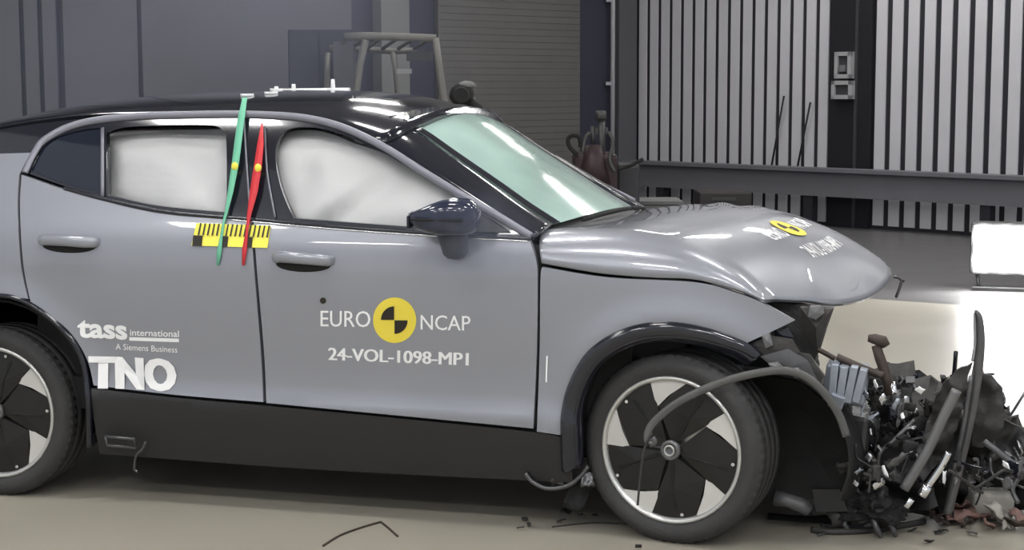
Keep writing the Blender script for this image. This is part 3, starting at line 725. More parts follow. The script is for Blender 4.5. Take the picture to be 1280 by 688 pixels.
# bracket under the rear door
b = MB(); P = [on_side(x, y, .03) for x, y in ((132, 546), (168, 549), (170, 560), (134, 557), (132, 546))]; b.tube(P, .006, 8); b.build('tow_bracket', STEEL, car)
b = MB(); P = [on_side(x, y, .03) for x, y in ((182, 553), (178, 562), (170, 570), (168, 586), (172, 590))]; b.tube(cr(P, 4), .005, 6); b.build('dangling_cable', STEEL, car)

# roof test rig
rg = thing('roof_test_rig', 'white measuring bars with upright pins fixed on the car roof', 'test rig', (-1.6, 0, 1.47))
def roof_z(x, y):
    r = rail_at(x); return r.z+interp(CROWN, x)*max(0, 1-(min(1, abs(y/r.y)))**2.3)**.8
for (x0, y0, x1, y1, yy, th) in ((314, 119.5, 376, 116.5, -.08, .011), (352, 115, 437, 114, .12, .014)):
    a = at_y(x0, y0, yy); c = at_y(x1, y1, yy); b = MB(); b.tube([a, c], th, 8); b.build('bar', WPAINT, rg)
for (x, y0, y1, yy) in ((345.5, 108, 119, -.08), (367, 105, 116, .12), (416, 99, 121, .12), (309, 121, 134, -.40), (339, 123, 132, -.34)):
    a = at_y(x, y0, yy); c = at_y(x, y1, yy); b = MB(); b.tube([a, V((a.x, a.y, roof_z(a.x, a.y)-.003))], [.008, .011], 8); b.build('pin', WPAINT, rg)
    b = MB(); zb_ = roof_z(a.x, a.y); b.cyl((a.x, a.y, zb_-.004), (a.x, a.y, zb_+.008), .026, 12); b.build('pin_base', WPAINT, rg)


# ------------------------------------------------------------------ crushed front end (parts of the car)
rnd = random.Random(7)
def A(px, py, y): return at_y(px, py, y)
def plate(name, px, y, th, m_, parent=car, bulge=0, skew=0):
    P = [A(x, yy, y) for x, yy in px]; c = sum(P, V((0, 0, 0)))/len(P)
    b = MB(); n = len(P); F = [p+V((0, skew*(p.x-c.x), 0)) for p in P]; B = [p+V((0, th, 0)) for p in F]
    b.add(F+[c-V((0, bulge, 0))], [(i, (i+1) % n, n) for i in range(n)]); b.add(B+[c+V((0, th, 0))], [((i+1) % n, i, n) for i in range(n)])
    b.add(F+B, [(i, n+i, n+(i+1) % n, (i+1) % n) for i in range(n)]); return b.build(name, m_, parent)
def pipe(name, px, y, r, m_, parent=car, n=5, flat=1.0, y1=None, seg=8):
    k = len(px); P = [A(p[0], p[1], lerp(y, y if y1 is None else y1, i/(k-1))) for i, p in enumerate(px)]
    b = MB(); b.tube(cr(P, n) if k > 2 else P, r, seg, flat=flat, flatdir=(0, 1, 0) if flat != 1 else None); return b.build(name, m_, parent)
def crumple(name, c, size, rot, m_, parent, seed, amp=.3, n=7, th=.004, ragged=.15):
    R = rot.to_matrix(); rows = []
    for i in range(n):
        r = []
        for j in range(n):
            u, v = i/(n-1)-.5, j/(n-1)-.5
            edge = max(abs(u), abs(v))*2
            k = 1+(ragged*noise.noise(V((u*9+seed, v*9, seed*.3))) if edge > .9 else 0)
            h = noise.noise(V((u*3+seed, v*3, seed)))*amp+noise.noise(V((u*7+seed, v*7, seed+5)))*amp*.4
            r.append(V(c)+R @ V((u*size[0]*k, v*size[1]*k, h*min(size))))
        rows.append(r)
    b = MB(); b.sheet(rows, th)
    o = b.build(name, m_, parent); return o
# dark structure between fender and hood
plate('inner_fender', [(938, 376), (1000, 381), (1042, 386), (1034, 408), (1024, 440), (1004, 474), (980, 462), (962, 425)], -.60, .05, DUSTY, bulge=.01)
plate('inner_fender', [(1000, 384), (1040, 387), (1032, 412), (1022, 440), (1008, 420)], -.66, .02, DUSTY, bulge=.02)
plate('headlamp_bracket', [(1012, 384), (1026, 383), (1030, 392), (1020, 400), (1010, 396)], -.70, .03, GREYPL, bulge=.004)
pipe('hood_latch', [(1117, 346), (1124, 347), (1128, 351), (1130, 350)], .25, .007, STEEL)
pipe('hood_latch', [(1127, 352), (1124, 362), (1120, 372)], .25, .006, STEEL)
# folded metal over the wheel
for i, (px, y, mm) in enumerate([
    ([(935, 432), (960, 420), (990, 425), (1000, 442), (975, 450), (950, 446)], -.84, DUSTY),
    ([(950, 446), (985, 436), (1010, 452), (1022, 478), (1000, 476), (970, 462)], -.85, STEEL),
    ([(968, 412), (985, 408), (992, 422), (980, 430), (968, 426)], -.80, BLACKG),
    ([(990, 440), (1012, 444), (1030, 470), (1022, 486), (1006, 468)], -.82, DUSTY),
    ([(952, 420), (962, 417), (966, 432), (957, 436)], -.86, GREYPL),
    ([(960, 455), (972, 453), (980, 462), (968, 466)], -.90, GREYPL),
    ([(984, 462), (998, 460), (1008, 470), (994, 473)], -.90, STEEL)]):
    plate('torn_bracket', px, y, .02, mm, bulge=.006)
# wheel housing: dark dished plate and the liner strip in front of the wheel
plate('wheel_housing', [(900, 478), (950, 468), (1000, 478), (1035, 505), (1055, 540), (1062, 578), (1052, 622), (960, 628), (960, 540)], -.60, .03, BLACKM, bulge=-.05)
LP = cr([(880, 484), (930, 470), (975, 466), (1012, 480), (1042, 512), (1060, 552), (1062, 590), (1050, 626)], 4)
b = MB(); b.sheet([[A(p.x, p.y, -.88), A(p.x+3, p.y+1, -.78), A(p.x+14, p.y-2, -.62), A(p.x+22, p.y-4, -.48)] for p in LP], .006); b.build('wheel_liner_torn', BLACKM, car)
pipe('torn_arch_strip', [(812, 556), (809, 546), (816, 530), (845, 505), (892, 482), (940, 468), (985, 464), (1018, 479), (1046, 514), (1058, 546)], -.99, .0135, mat('strip_grey', (.085, .085, .082), .45, var=.3, vscale=12), flat=.45, y1=-.92)
pipe('torn_arch_strip', [(812, 556), (818, 553), (815, 548)], -1.0, .012, STEEL, flat=.5)
pipe('dangling_wire', [(815, 542), (806, 560), (801, 590), (797, 632)], -1.0, .004, DUSTY)
# finned grey cast box behind the wheel housing
b = MB(); p = A(1058, 478, -.62); b.box(p, (.14, .12, .13), Euler((0, .1, 0)), bev=.01); fb = b.build('cast_housing', ALU, car)
for i in range(4):
    b = MB(); q = A(1042+i*11, 477+i*1.5, -.71); b.box(q, (.026, .06, .125-.01*(i % 2)), Euler((0, .08+.05*i, 0)), bev=.003); b.build('cooling_fin', ALU, fb)
b = MB(); q = A(1046, 500, -.72); b.box(q, (.05, .05, .05), Euler((.2, .3, .1)), bev=.006); b.build('mounting_lug', ALU, fb)
pipe('bent_rod', [(1022, 437), (1032, 442), (1044, 449)], -.66, .009, BROWN)
pipe('bent_rod', [(1046, 446), (1064, 454), (1085, 463), (1104, 470)], -.68, .012, BROWN)
pipe('bent_rod', [(1048, 452), (1070, 466), (1100, 474)], -.66, .008, STEEL)
# upright hammer shaped bracket
b = MB(); P = [A(*q, -.62) for q in ((1114, 494), (1108, 470), (1100, 448), (1095, 432))]; b.tube(P, [.022, .020, .020, .018], 6, flat=.5, flatdir=(0, 1, 0)); hb = b.build('upright_bracket', BROWN, car)
b = MB(); P = [A(*q, -.62) for q in ((1085, 423), (1093, 424), (1104, 427), (1108, 433))]; b.tube(P, [.012, .018, .020, .014], 8); b.build('bracket_head', BROWN, hb)
# tall torn blade with side sheets
BL = cr([(1219, 389), (1224, 400), (1225, 430), (1221, 470), (1213, 520), (1202, 570), (1192, 610), (1184, 642)], 5)
wid = [.012, .020, .030, .034, .034, .032, .03, .03]
b = MB(); rows = []
for i, p in enumerate(BL):
    w_ = interp([(0, .010), (.15, .022), (.4, .032), (1, .034)], i/(len(BL)-1)); q = A(p.x, p.y, -.52)
    rows.append([q+V((-w_*.5, .03, 0)), q+V((-w_*.3, -.01, 0)), q+V((w_*.1, -.025, 0)), q+V((w_*.5, .0, 0)), q+V((w_*.6, .05, 0))])
b.sheet(rows, .008); b.build('torn_bumper_blade', mat('blade_grey', (.11, .11, .112), .4, .3, var=.35, vscale=11), car)
pipe('blade_edge', [(1218, 391), (1219, 410), (1219, 430), (1216, 452)], -.52, .006, LSTEEL)
pipe('blade_edge', [(1214, 470), (1205, 530), (1192, 590)], -.55, .008, STEEL)
def ragged_plate(name, px, y, m_, amp=.05, seed=1, th=.006, parent=car):
    """crumpled sheet filling a traced outline, real depth from noise"""
    pts = [A(x, yy, y) for x, yy in px]; out = [V((p.x, p.z)) for p in pts]
    d = []
    for i in range(len(out)):
        a, b_ = out[i-1], out[i]
        k = max(1, int((b_-a).length/.02))
        for j in range(k):
            q = a.lerp(b_, j/k); nn = V((b_.y-a.y, a.x-b_.x)); nn = nn.normalized() if nn.length else nn
            d.append(q+nn*.010*noise.noise(V((q.x*40, q.y*40, seed))) if j else q.copy())
    Y = lambda x, z: -(y + amp*noise.noise(V((x*7+seed, z*7, seed)))+amp*.6*noise.noise(V((x*18, z*18, seed*2))))
    return panel(name, d, m_, parent, yfun=lambda x, z: Y(x, z), side=-1, sp=.03, depth=th*3)
ragged_plate('torn_bumper_skin', [(1216, 455), (1210, 470), (1200, 520), (1180, 575), (1160, 590), (1150, 560), (1165, 510), (1178, 480), (1195, 464)], -.44, DUSTY, .06, 2)
ragged_plate('torn_bumper_skin', [(1226, 466), (1240, 470), (1253, 485), (1256, 520), (1250, 545), (1228, 560), (1215, 560), (1220, 510)], -.40, DUSTY, .05, 5)
ragged_plate('torn_bumper_skin', [(1226, 540), (1250, 520), (1275, 535), (1300, 560), (1310, 600), (1260, 600), (1225, 590)], -.35, BLACKP, .07, 9)
pipe('grey_strut', [(1196, 488), (1180, 520), (1158, 566), (1130, 612)], -.72, .017, mat('strut_grey', (.17, .17, .172), .45, .4), flat=.7)
pipe('chrome_rod', [(1186, 566), (1176, 585), (1160, 608)], -.80, .011, CHROME)
pipe('chrome_rod', [(1160, 608), (1152, 620)], -.80, .016, CHROME)
pipe('chrome_rod', [(1140, 624), (1132, 634)], -.82, .011, CHROME)
pipe('diagonal_rod', [(1230, 552), (1256, 572), (1300, 606)], -.60, .011, STEEL)
# crushed mass: big dark cores first, then many separate fragments
for i, (x, y, yy, sx, sy, sd, mm) in enumerate([(1080, 560, -.35, .30, .42, 1, BLACKM), (1120, 540, -.25, .34, .40, 2, DUSTY), (1150, 580, -.30, .30, .36, 3, BLACKM), (1110, 600, -.45, .34, .24, 4, BLACKP), (1180, 560, -.10, .34, .34, 5, BLACKP), (1235, 570, -.15, .30, .30, 6, DUSTY), (1090, 510, .05, .36, .30, 7, DUSTY), (1150, 520, .2, .40, .30, 8, BLACKM), (1270, 600, -.2, .3, .22, 12, BLACKM)]):
    crumple('crushed_panel', A(x, y, yy), (sx, sy), Euler((PI/2+rnd.uniform(-.3, .3), rnd.uniform(-.4, .4), rnd.uniform(-.5, .5))), mm, car, sd*3.1, .42, 9)
b = MB(); b.box((.30, -.12, .38), (.12, .62, .28), Euler((0, .25, .05)), bev=.01); b.build('radiator_core', BLACKM, car)
b = MB(); b.box((.60, -.25, .36), (.10, .62, .14), Euler((.05, .1, -.12)), bev=.02); b.build('bumper_beam', STEEL, car)
for k in range(2):
    b = MB(); b.box((.28-.24*k, -.42+.84*k, .46), (.5-.1*k, .10, .14), Euler((0, .1, .1)), bev=.015); b.build('chassis_rail', STEEL, car)
def region_top(x): return interp([(1050, 500), (1085, 492), (1130, 478), (1165, 478), (1200, 470), (1240, 485), (1275, 545), (1300, 560)], x)
mats_p = [BLACKM, BLACKP, BLACKP, DUSTY, BLACKM, BLACKG, BLACKM, STEEL, BLACKP, DUSTY, BLACKG, STEEL, GREYPL]
for i in range(270):
    x = rnd.uniform(1050, 1285); tp_ = region_top(x); y = tp_+(605-tp_)*rnd.random()**.9; yy = rnd.uniform(-.80, .10)
    if yy < -.55 and 560 > y and x < 1130: yy += .2
    if x > 1145 and y < 570: yy = rnd.uniform(-.36, .15)
    c = A(x, y, yy); c.z = max(c.z, .15); mm = rnd.choice(mats_p); e = Euler((rnd.uniform(0, 6), rnd.uniform(0, 6), rnd.uniform(0, 6)))
    k = rnd.random()
    if k < .40:
        crumple('torn_sheet', c, (rnd.uniform(.03, .09), rnd.uniform(.025, .06)), e, mm, car, i*1.7, .45, 5, .003, .3)
    elif k < .62:
        d_ = e.to_matrix() @ V((1, 0, 0)); l = rnd.uniform(.06, .22); q = e.to_matrix() @ V((0, .4*l, 0))
        b = MB(); b.tube(cr([c-d_*l*.5, c+q*.3, c+d_*l*.3+q*.5, c+d_*l*.5], 3), rnd.uniform(.003, .009), 6); b.build('torn_hose', mm, car)
    elif k < .85:
        R_ = e.to_matrix(); l = rnd.uniform(.02, .06); w_ = rnd.uniform(.012, .03)
        b = MB(); b.box(c, (l, w_, .006), R_); b.box(c+R_ @ V((l/2, 0, w_*.5)), (.006, w_, w_), R_); b.cyl(c+R_ @ V((0, 0, .002)), c+R_ @ V((0, 0, .012)), .007, 8); b.build('bent_bracket', mm, car)
    else:
        R_ = e.to_matrix(); b = MB(); b.cyl(c, c+R_ @ V((0, 0, rnd.uniform(.02, .05))), rnd.uniform(.010, .022), 10, rnd.uniform(.006, .02)); b.cyl(c-R_ @ V((0, 0, .01)), c, rnd.uniform(.012, .026), 6); b.build('broken_fitting', mm, car)
for i, (x, y) in enumerate([(1083, 492), (1078, 512), (1092, 520), (1088, 540), (1100, 560), (1086, 572), (1074, 590), (1104, 500), (1120, 505), (1133, 500), (1142, 512), (1128, 520), (1095, 480), (1117, 486), (1106, 590), (1180, 597), (1194, 600), (1258, 582), (1275, 560), (1150, 488), (1070, 605), (1140, 535), (1098, 605), (1165, 600)]):
    c = A(x, y, -.72-.05*rnd.random()); e = Euler((rnd.uniform(0, 6), rnd.uniform(0, 6), rnd.uniform(0, 6)))
    crumple('bright_fragment', c, (rnd.uniform(.02, .045), rnd.uniform(.012, .025)), e, rnd.choice([LSTEEL, CHROME, ALU, WPAINT]), car, i*2.3, .3, 4, .003, .3)
# pieces by the sill in front of the near wheel
pipe('torn_hose', [(657, 592), (666, 603), (684, 611), (708, 608), (724, 597), (735, 583)], -.84, .008, STEEL)
pipe('torn_hose', [(690, 607), (700, 596), (716, 592)], -.82, .006, DUSTY)
crumple('torn_sheet', A(700, 596, -.83), (.06, .05), Euler((1.3, .2, .4)), DUSTY, car, 3.3)
crumple('torn_sheet', A(722, 618, -.80), (.07, .11), Euler((1.4, .3, .2)), BLACKM, car, 4.4)
crumple('torn_sheet', A(735, 600, -.83), (.05, .05), Euler((1.2, .1, .5)), STEEL, car, 8.4)
b = MB(); P = [A(*q, -.60) for q in ((968, 622), (985, 626), (1002, 632), (1012, 640))]; b.tube(P, [.03, .024, .028, .02], 10); b.build('steering_arm', GREYPL, car)
pipe('lower_arm', [(960, 648), (1010, 652), (1060, 648)], -.45, .02, BLACKM)
# black plate added to keep the gap under the wheel arch dark
plate('dark_gap_plate', [(1015, 612), (1050, 612), (1060, 640), (1020, 640)], -.62, .015, BLACKP)

# ------------------------------------------------------------------ loose debris on the floor
def gnd(px, py): return at_z(px, py, 0)
g = gnd(1084, 672); dbx = thing('broken_black_housing', 'broken black plastic housing on stubby legs lying below the wreck', 'debris', (g.x, g.y, 0))
b = MB(); c = g+V((0, .06, .085)); b.add(*blob(c, (.115, .08, .055), 4.2, .5), False); b.build('housing', BLACKM, dbx)
for dx, dy, l in ((-.07, -.03, .10), (.015, -.045, .10), (.055, -.03, .10)):
    b = MB(); b.tube([c+V((dx, dy, -.01)), c+V((dx*1.3+.01, dy*1.2, -.05)), V((c.x+dx*1.2+.03, c.y+dy*1.5, .004))], [.016, .012, .007], 7); b.build('leg', STEEL, dbx)
crumple('torn_flap', c+V((.07, -.03, .02)), (.12, .10), Euler((.7, .6, .1)), BLACKP, dbx, 8.0, .4, 6)
crumple('lid_flap', c+V((-.08, -.03, .02)), (.14, .10), Euler((.9, -.5, .3)), DUSTY, dbx, 3.0, .3, 6)
def floor_strip(name, px, r, m_, label, cat='debris', group=None, flat=.5):
    P = [gnd(*p)+V((0, 0, r*.9)) for p in px]; b = MB(); b.tube(cr(P, 4) if len(P) > 2 else P, r, 7); o = b.build(name, m_); return tag(o, label, cat, group)
floor_strip('trim_strip', [(1014, 666), (1040, 669), (1075, 668), (1115, 663), (1155, 656)], .012, DUSTY, 'long thin dark trim strip lying flat on the floor in front of the wreck')
floor_strip('trim_strip', [(1030, 662), (1052, 660), (1080, 662)], .008, GREYPL, 'short grey trim strip lying just behind the long dark strip')
floor_strip('loose_wire', [(404, 684), (425, 671), (452, 661), (476, 654)], .004, BROWN, 'dark thin wire lying on the floor below the front door', 'wire')
floor_strip('loose_wire', [(476, 654), (486, 662), (497, 672)], .004, BROWN, 'short bent wire end on the floor right of the longer wire', 'wire')
floor_strip('floor_cable', [(690, 660), (740, 655), (790, 657)], .003, DUSTY, 'thin dark cable on the floor left of the front wheel', 'cable')
floor_strip('floor_chip', [(794, 685), (802, 685)], .006, BLACKM, 'tiny black chip on the floor under the front wheel')
# pale foam block and reddish scrap right
g = gnd(1236, 648)
pf = MB(); pf.box((g.x, g.y, .055), (.15, .11, .095), Euler((.03, .05, .3)), bev=.012); tag(pf.build('foam_block', PALE), 'pale dented foam block lying among reddish scrap', 'debris')
placed = [V((g.x, g.y, .20))]
for i in range(260):
    x = rnd.uniform(1165, 1300); y = rnd.uniform(622, 664)+ (x-1200)*.10
    g = gnd(x, min(y, 684)); sz = rnd.uniform(.05, .12)
    if any((V((p.x-g.x, p.y-g.y))).length < (p.z+sz)*.33 for p in placed): continue
    placed.append(V((g.x, g.y, sz)))
    o = crumple('scrap_piece', (g.x, g.y+.02, sz*.28+.01), (sz, sz*.7), Euler((rnd.uniform(-.7, .7), rnd.uniform(-.7, .7), rnd.uniform(0, 6))), rnd.choice([REDBR, REDBR, REDBR, PALE, BROWN]), None, i*1.9, .35, 6, .006, .3)
    mn = o.data.materials[0].name
    if mn == 'pale_foam': tag(o, 'crumpled pale foam scrap in the heap right of the wreck', 'debris', 'pale foam scraps')
    elif mn == 'rusty_brown': tag(o, 'crumpled dark brown metal scrap in the heap right of the wreck', 'debris', 'dark brown scraps')
    else: tag(o, 'crumpled reddish scrap piece in the heap right of the wreck', 'debris', 'reddish scraps')
for i in range(26):
    x = rnd.choice([rnd.uniform(1000, 1280), rnd.uniform(650, 760), rnd.uniform(1000, 1180)]); y = rnd.uniform(640, 684) if x > 900 else rnd.uniform(640, 668)
    g = gnd(x, y); sz = rnd.uniform(.015, .04)
    o = crumple('plastic_shard', (g.x, g.y, .012), (sz, sz*.6), Euler((rnd.uniform(-.3, .3), rnd.uniform(-.3, .3), rnd.uniform(0, 6))), rnd.choice([BLACKP, DUSTY, STEEL]), None, i*1.3, .3, 4, .003, .3)
    tag(o, 'small dark plastic shard scattered on the pale floor', 'debris', 'plastic shards on the floor')

# ------------------------------------------------------------------ things along the back of the hall
def dep(px, py, Z): return CAM+ray(px, py)*Z
def floor_under(px, Z): p = dep(px, 300, Z); return V((p.x, p.y, 0))
ROTC = Matrix.Rotation(YAW, 3, 'Z')        # square to the camera side of the hall
def bgbox(b, x0, y0, x1, y1, Z, depth, z0=None, bev=0):
    a = dep(x0, y0, Z); c = dep(x1, y1, Z); top = max(a.z, c.z); bot = min(a.z, c.z) if z0 is None else z0
    w = (V((c.x, c.y))-V((a.x, a.y))).length; m_ = (a+c)/2
    b.box(V((m_.x, m_.y, (top+bot)/2))+_f0*depth/2, (w, depth, top-bot), ROTC, bev=bev)
# tall navy cabinet
cb = thing('tall_cabinet', 'tall dark navy cabinet behind the car roof, left of the forklift', 'cabinet', tuple(floor_under(400, 15.7)))
b = MB(); bgbox(b, 360, 37, 440, 100, 15.7, .36, 0, .015); b.build('body', mat('cabinet_navy', (.030, .031, .050), .5), cb)
b = MB(); bgbox(b, 362, 40, 398, 100, 15.68, .02, .05); b.build('door', mat('cabinet_navy', (.03, .03, .05)), cb)
b = MB(); bgbox(b, 402, 40, 438, 100, 15.68, .02, .05); b.build('door', mat('cabinet_navy', (.03, .03, .05)), cb)
# forklift
FK = 14.6; fk = thing('forklift', 'parked forklift with pale tubular overhead guard behind the car', 'forklift', tuple(floor_under(485, FK)))
tanm = mat('guard_tan', (.17, .165, .145), .5); fdk = mat('forklift_dark', (.06, .06, .062), .5)
def fpipe(name, pts, r, m_=tanm):
    b = MB(); b.tube([dep(*p) for p in pts], r, 8); return b.build(name, m_, fk)
D2 = FK+1.0
fpipe('guard_post', [(457, 50, FK), (450, 80, FK), (444, 125, FK), (440, 215, FK)], .035)
fpipe('guard_post', [(544, 48, FK), (549, 85, FK), (555, 125, FK), (560, 215, FK)], .035)
fpipe('guard_post', [(410, 66, D2), (408, 125, D2), (407, 210, D2)], .03)
fpipe('guard_post', [(491, 64, D2), (495, 90, D2), (498, 125, D2), (500, 210, D2)], .03)
fpipe('guard_bar', [(430, 46, FK), (457, 45, FK), (500, 46, FK), (545, 48, FK)], .035)
fpipe('guard_bar', [(412, 60, D2), (493, 64, D2), (520, 63, D2)], .03)
for k in range(6): fpipe('guard_roof_bar', [(438+k*21, 45.5, FK), (418+k*20, 61, D2)], .018)
b = MB(); bgbox(b, 418, 52, 441, 150, FK+.5, .25, .5); b.build('mast', mat('mast_grey', (.10, .10, .11), .5), fk)
b = MB(); bgbox(b, 440, 180, 562, 215, FK, 1.2, .18, .05); b.build('body', fdk, fk)
b = MB(); bgbox(b, 470, 128, 520, 180, FK+.3, .5, None, .04); b.build('seat', fdk, fk)
b = MB(); bgbox(b, 496, 86, 514, 92, FK+.2, .1); b.build('wing_mirror', mat('mirror_pale', (.3, .3, .3), .4), fk)
b = MB(); bgbox(b, 508, 64, 540, 76, FK+.6, .1); b.build('control_box', fdk, fk)
for px_ in (455, 545):
    c = floor_under(px_, FK+.1)+V((0, 0, .25)); b = MB(); b.cyl(c-_f0*.12, c+_f0*.12, .25, 24); b.build('wheel', RUBBER, fk)
# black round camera head on a stand just behind the car
CZ_ = 9.2; cm = thing('studio_camera', 'round black camera head on a stand behind the windscreen top edge', 'camera', tuple(floor_under(578, CZ_)))
c = dep(577, 119, CZ_); b = MB(); b.add(*blob(c, (.070, .070, .068), 3, .06), True); b.build('head', BLACKM, cm)
b = MB(); b.cyl(c-_f0*.05, c-_f0*.085, .040, 20); b.build('lens', BLACKM, cm)
b = MB(); b.revolve([(.041, .05), (.046, .07), (.046, .082), (.041, .085)], 24, lambda r, a, x: c-_f0*x+_r0*math.cos(a)*r+V((0, 0, math.sin(a)*r))); b.build('lens_ring', BLACKP, cm)
b = MB(); b.add(*blob(c+V((0, 0, .055))+_r0*.03, (.05, .05, .025), 9, .1), True); b.build('cap', mat('cap_grey', (.14, .14, .14), .7), cm)
b = MB(); b.add(*blob(dep(590, 125, CZ_+.02), (.018, .03, .025), 9, .1), True); b.build('side_knob', mat('cap_grey', (.1, .1, .1)), cm)
b = MB(); b.tube([dep(586, 127, CZ_), dep(598, 137, CZ_), dep(606, 150, CZ_)], [.03, .03, .02], 8); b.build('arm', BLACKM, cm)
b = MB(); fz = floor_under(578, CZ_); b.tube([c-V((0, 0, .05)), fz+V((0, 0, .5))], .02, 8); b.build('pole', BLACKM, cm)
for k in range(3):
    a_ = 2*PI*k/3+.4; b = MB(); b.tube([fz+V((0, 0, .55)), fz+V((.35*math.cos(a_), .35*math.sin(a_), .012))], .013, 7); b.build('leg', BLACKM, cm)
# dark red machine by the corner
RM = 13.4; rm = thing('red_test_trolley', 'dark red trolley with grey valves and looping hoses by the hall corner', 'trolley', tuple(floor_under(745, RM)))
redm = mat('dark_red', (.034, .018, .020), .5, var=.3, vscale=6); vgrey = mat('valve_grey', (.07, .07, .07), .5, .4)
b = MB(); bgbox(b, 718, 192, 772, 290, RM, .5, .15, .04); b.build('tank', redm, rm)
b = MB(); P = [floor_under(735, RM)+V((0, 0, z)) for z in (.55, 1.0)]; b.cyl(dep(742, 230, RM), dep(742, 182, RM), .14, 20, .07); b.build('cylinder', redm, rm)
b = MB(); b.cyl(dep(752, 200, RM), dep(752, 150, RM), .03, 10); bgbox(b, 744, 160, 760, 168, RM, .08); b.cyl(dep(741, 158, RM), dep(741, 180, RM), .02, 8); b.build('valve_stack', vgrey, rm)
b = MB(); b.cyl(dep(751, 150, RM), dep(751, 139, RM), .045, 14); b.build('gauge', vgrey, rm)
def rpipe(name, pts, r, m_):
    b = MB(); b.tube(cr([dep(x, y, RM-.05) for x, y in pts], 5), r, 7); return b.build(name, m_, rm)
rpipe('hose', [(722, 194), (712, 184), (710, 174), (716, 169), (724, 172), (726, 184)], .018, BLACKM)
rpipe('hose', [(760, 165), (766, 178), (762, 200), (768, 215)], .016, vgrey)
rpipe('hose', [(728, 190), (732, 172), (738, 166)], .016, vgrey)
rpipe('handle', [(772, 212), (788, 207), (804, 199)], .016, BLACKM)
b = MB(); bgbox(b, 770, 205, 800, 240, RM+.2, .4, .2, .03); b.build('pump_box', mat('pump_dark', (.035, .035, .04), .5), rm)
for px_ in (724, 768):
    c = floor_under(px_, RM)+V((0, 0, .1)); b = MB(); b.cyl(c-_r0*.03, c+_r0*.03, .10, 18); b.build('wheel', RUBBER, rm)
# low crates behind the hood
CR = 14.2
cr1 = thing('low_crate', 'low pale grey crate standing behind the hood base', 'crate', tuple(floor_under(830, CR)))
b = MB(); bgbox(b, 802, 256, 852, 280, CR, .5, 0, .02); b.build('body', mat('crate_grey', (.22, .215, .205), .7), cr1); b = MB(); bgbox(b, 800, 252, 854, 256, CR-.03, .56); b.build('lid', mat('crate_lid', (.15, .15, .15), .6), cr1)
cr2 = thing('equipment_case', 'dark equipment case against the slatted wall behind the hood', 'case', tuple(floor_under(912, 16.2)))
b = MB(); bgbox(b, 874, 240, 940, 270, 16.2, .5, 0, .02); b.build('body', mat('case_dark', (.035, .03, .03), .6), cr2); b = MB(); bgbox(b, 890, 247, 920, 251, 16.18, .03); b.build('handle', vgrey, cr2)
# control boxes on the dark door post
for (x0, y0, x1, y1, lb) in ((1043, 65, 1063, 98, 'pale upright switch box on the black door post'), (1039, 101, 1064, 124, 'pale square socket box just below the upright switch box')):
    s0, z1 = on_wall(x0, y0, E1, N1, .14); s1, z0 = on_wall(x1, y1, E1, N1, .14); c = K+E1*((s0+s1)/2)+N1*.10
    t = thing('wall_switch_box', lb, 'switch box', (c.x, c.y, min(z0, z1)))
    z0, z1 = min(z0, z1), max(z0, z1); sA, sB = min(s0, s1), max(s0, s1); f = .045
    pm_ = mat('box_pale', (.36, .36, .37), .5)
    wallbox('back', E1, N1, sA, sB, z0, z1, .05, .10, pm_, t)
    wallbox('recess', E1, N1, sA+f, sB-f, z0+f, z1-f, .10, .115, mat('recess_dark', (.05, .05, .055), .4), t)
    for (a, b_, c_, d_) in ((sA, sB, z0, z0+f), (sA, sB, z1-f, z1), (sA, sA+f, z0, z1), (sB-f, sB, z0, z1)): wallbox('frame', E1, N1, a, b_, c_, d_, .10, .14, pm_, t)
    if y0 < 80: wallbox('switch', E1, N1, (sA+sB)/2-.04, (sA+sB)/2+.04, (z0+z1)/2-.07, (z0+z1)/2, .115, .15, mat('switch_grey', (.16, .16, .17)), t)
# floodlight low on the right
FZ = 12.3; c = dep(1256, 312, FZ); fg = floor_under(1256, FZ)
fll = thing('floor_floodlight', 'blazing white floodlight low on the floor at the right', 'lamp', tuple(fg))
fdir = (V((CAM.x, CAM.y, 0))-V((c.x, c.y, 0))).normalized(); frt = V((-fdir.y, fdir.x, 0)); RF = Matrix((frt, -fdir, V((0, 0, 1)))).transposed()
b = MB(); b.box(c-fdir*.10, (.50, .16, .40), RF, bev=.02); b.build('housing', HOUS, fll)
FLM = mat('flood_face', (1, 1, 1), .5, emit=(1, 1, 1, 110))
for i in range(3):
    for j in range(2):
        q = c+frt*((i-1)*.155)+V((0, 0, (j-.5)*.18)); b = MB(); b.add(*[[q-fdir*.0+frt*.07*math.cos(2*PI*k/20)+V((0, 0, .08*math.sin(2*PI*k/20)))+fdir*o_ for o_ in (-.01, .012) for k in range(20)], [tuple(range(20, 40)), tuple(range(19, -1, -1))]+[(k, (k+1) % 20, 20+(k+1) % 20, 20+k) for k in range(20)]]); b.build('lamp_face', FLM, fll)
for sx in (-.2, .2):
    b = MB(); b.tube([c+frt*sx+V((0, 0, -.18))-fdir*.1, V((c.x, c.y, .01))+frt*sx*.9-fdir*.1], .014, 8); b.build('stand_leg', HOUS, fll)
b = MB(); b.box(V((c.x, c.y, .012))-fdir*.1, (.46, .2, .024), RF); b.build('base_plate', HOUS, fll)

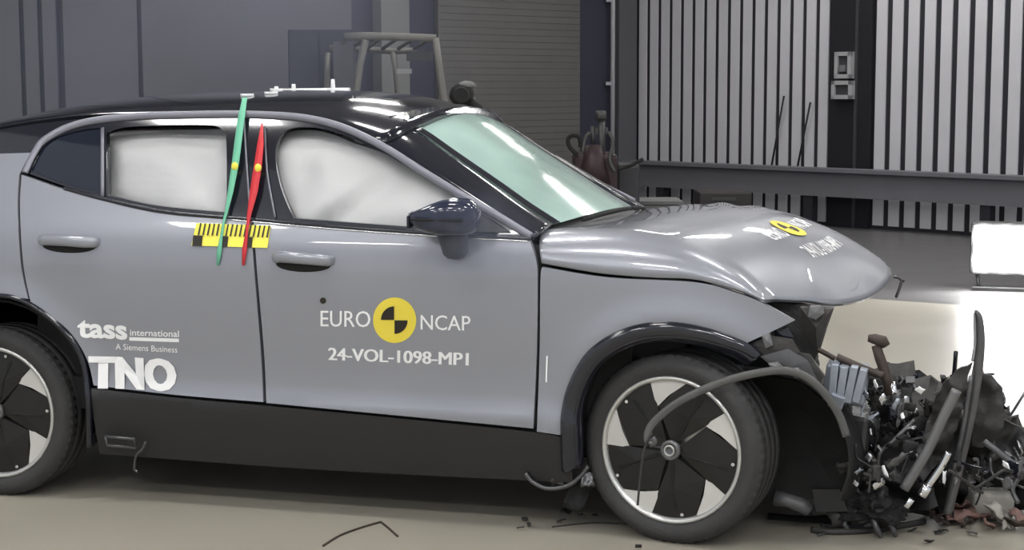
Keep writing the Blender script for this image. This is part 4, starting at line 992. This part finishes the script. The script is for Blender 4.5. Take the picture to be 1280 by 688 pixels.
# ------------------------------------------------------------------ smoke
def smoke(name, c, r, dens, scale, lo, hi, label, col=(.80, .86, 1.0)):
    bm = bmesh.new(); bmesh.ops.create_icosphere(bm, subdivisions=3, radius=1)
    for v in bm.verts: v.co = V((v.co.x*r[0], v.co.y*r[1], v.co.z*r[2]))
    me = bpy.data.meshes.new(name); bm.to_mesh(me); bm.free()
    M = bpy.data.materials.new(name); M.use_nodes = True; nt = M.node_tree; nt.nodes.clear()
    out = nt.nodes.new('ShaderNodeOutputMaterial'); vs = nt.nodes.new('ShaderNodeVolumePrincipled'); vs.inputs['Color'].default_value = tuple(col)+(1,); vs.inputs['Anisotropy'].default_value = .1
    tc = nt.nodes.new('ShaderNodeTexCoord'); n = nt.nodes.new('ShaderNodeTexNoise'); n.inputs['Scale'].default_value = scale; n.inputs['Detail'].default_value = 3
    nt.links.new(tc.outputs['Object'], n.inputs['Vector'])
    mp = nt.nodes.new('ShaderNodeMapping'); mp.inputs['Scale'].default_value = tuple(1/k for k in r); nt.links.new(tc.outputs['Object'], mp.inputs[0])
    ln = nt.nodes.new('ShaderNodeVectorMath'); ln.operation = 'LENGTH'; nt.links.new(mp.outputs[0], ln.inputs[0])
    fo = nt.nodes.new('ShaderNodeMapRange'); fo.interpolation_type = 'SMOOTHSTEP'; fo.inputs[1].default_value = .25; fo.inputs[2].default_value = 1; fo.inputs[3].default_value = 1; fo.inputs[4].default_value = 0; nt.links.new(ln.outputs['Value'], fo.inputs[0])
    mr = nt.nodes.new('ShaderNodeMapRange'); mr.inputs[1].default_value = lo; mr.inputs[2].default_value = hi; mr.inputs[4].default_value = dens; nt.links.new(n.outputs[0], mr.inputs[0])
    mu = nt.nodes.new('ShaderNodeMath'); mu.operation = 'MULTIPLY'; nt.links.new(fo.outputs[0], mu.inputs[0]); nt.links.new(mr.outputs[0], mu.inputs[1]); nt.links.new(mu.outputs[0], vs.inputs['Density'])
    nt.links.new(vs.outputs[0], out.inputs['Volume']); me.materials.append(M)
    o = link(name, me); o.location = c; o['kind'] = 'stuff'; return tag(o, label, 'smoke')
p = on_side(592, 296, .16)
smoke('smoke_puff', p, (.26, .14, .20), 2.6, 7, .35, .75, 'thin bluish smoke drifting around the door mirror and its foot', (.72, .80, 1.0))
smoke('haze_cloud', dep(170, 40, 11.5), (3.4, 2.4, 1.7), .16, .9, .25, .75, 'faint bluish haze hanging behind the car roof at left', (.72, .78, 1.0))
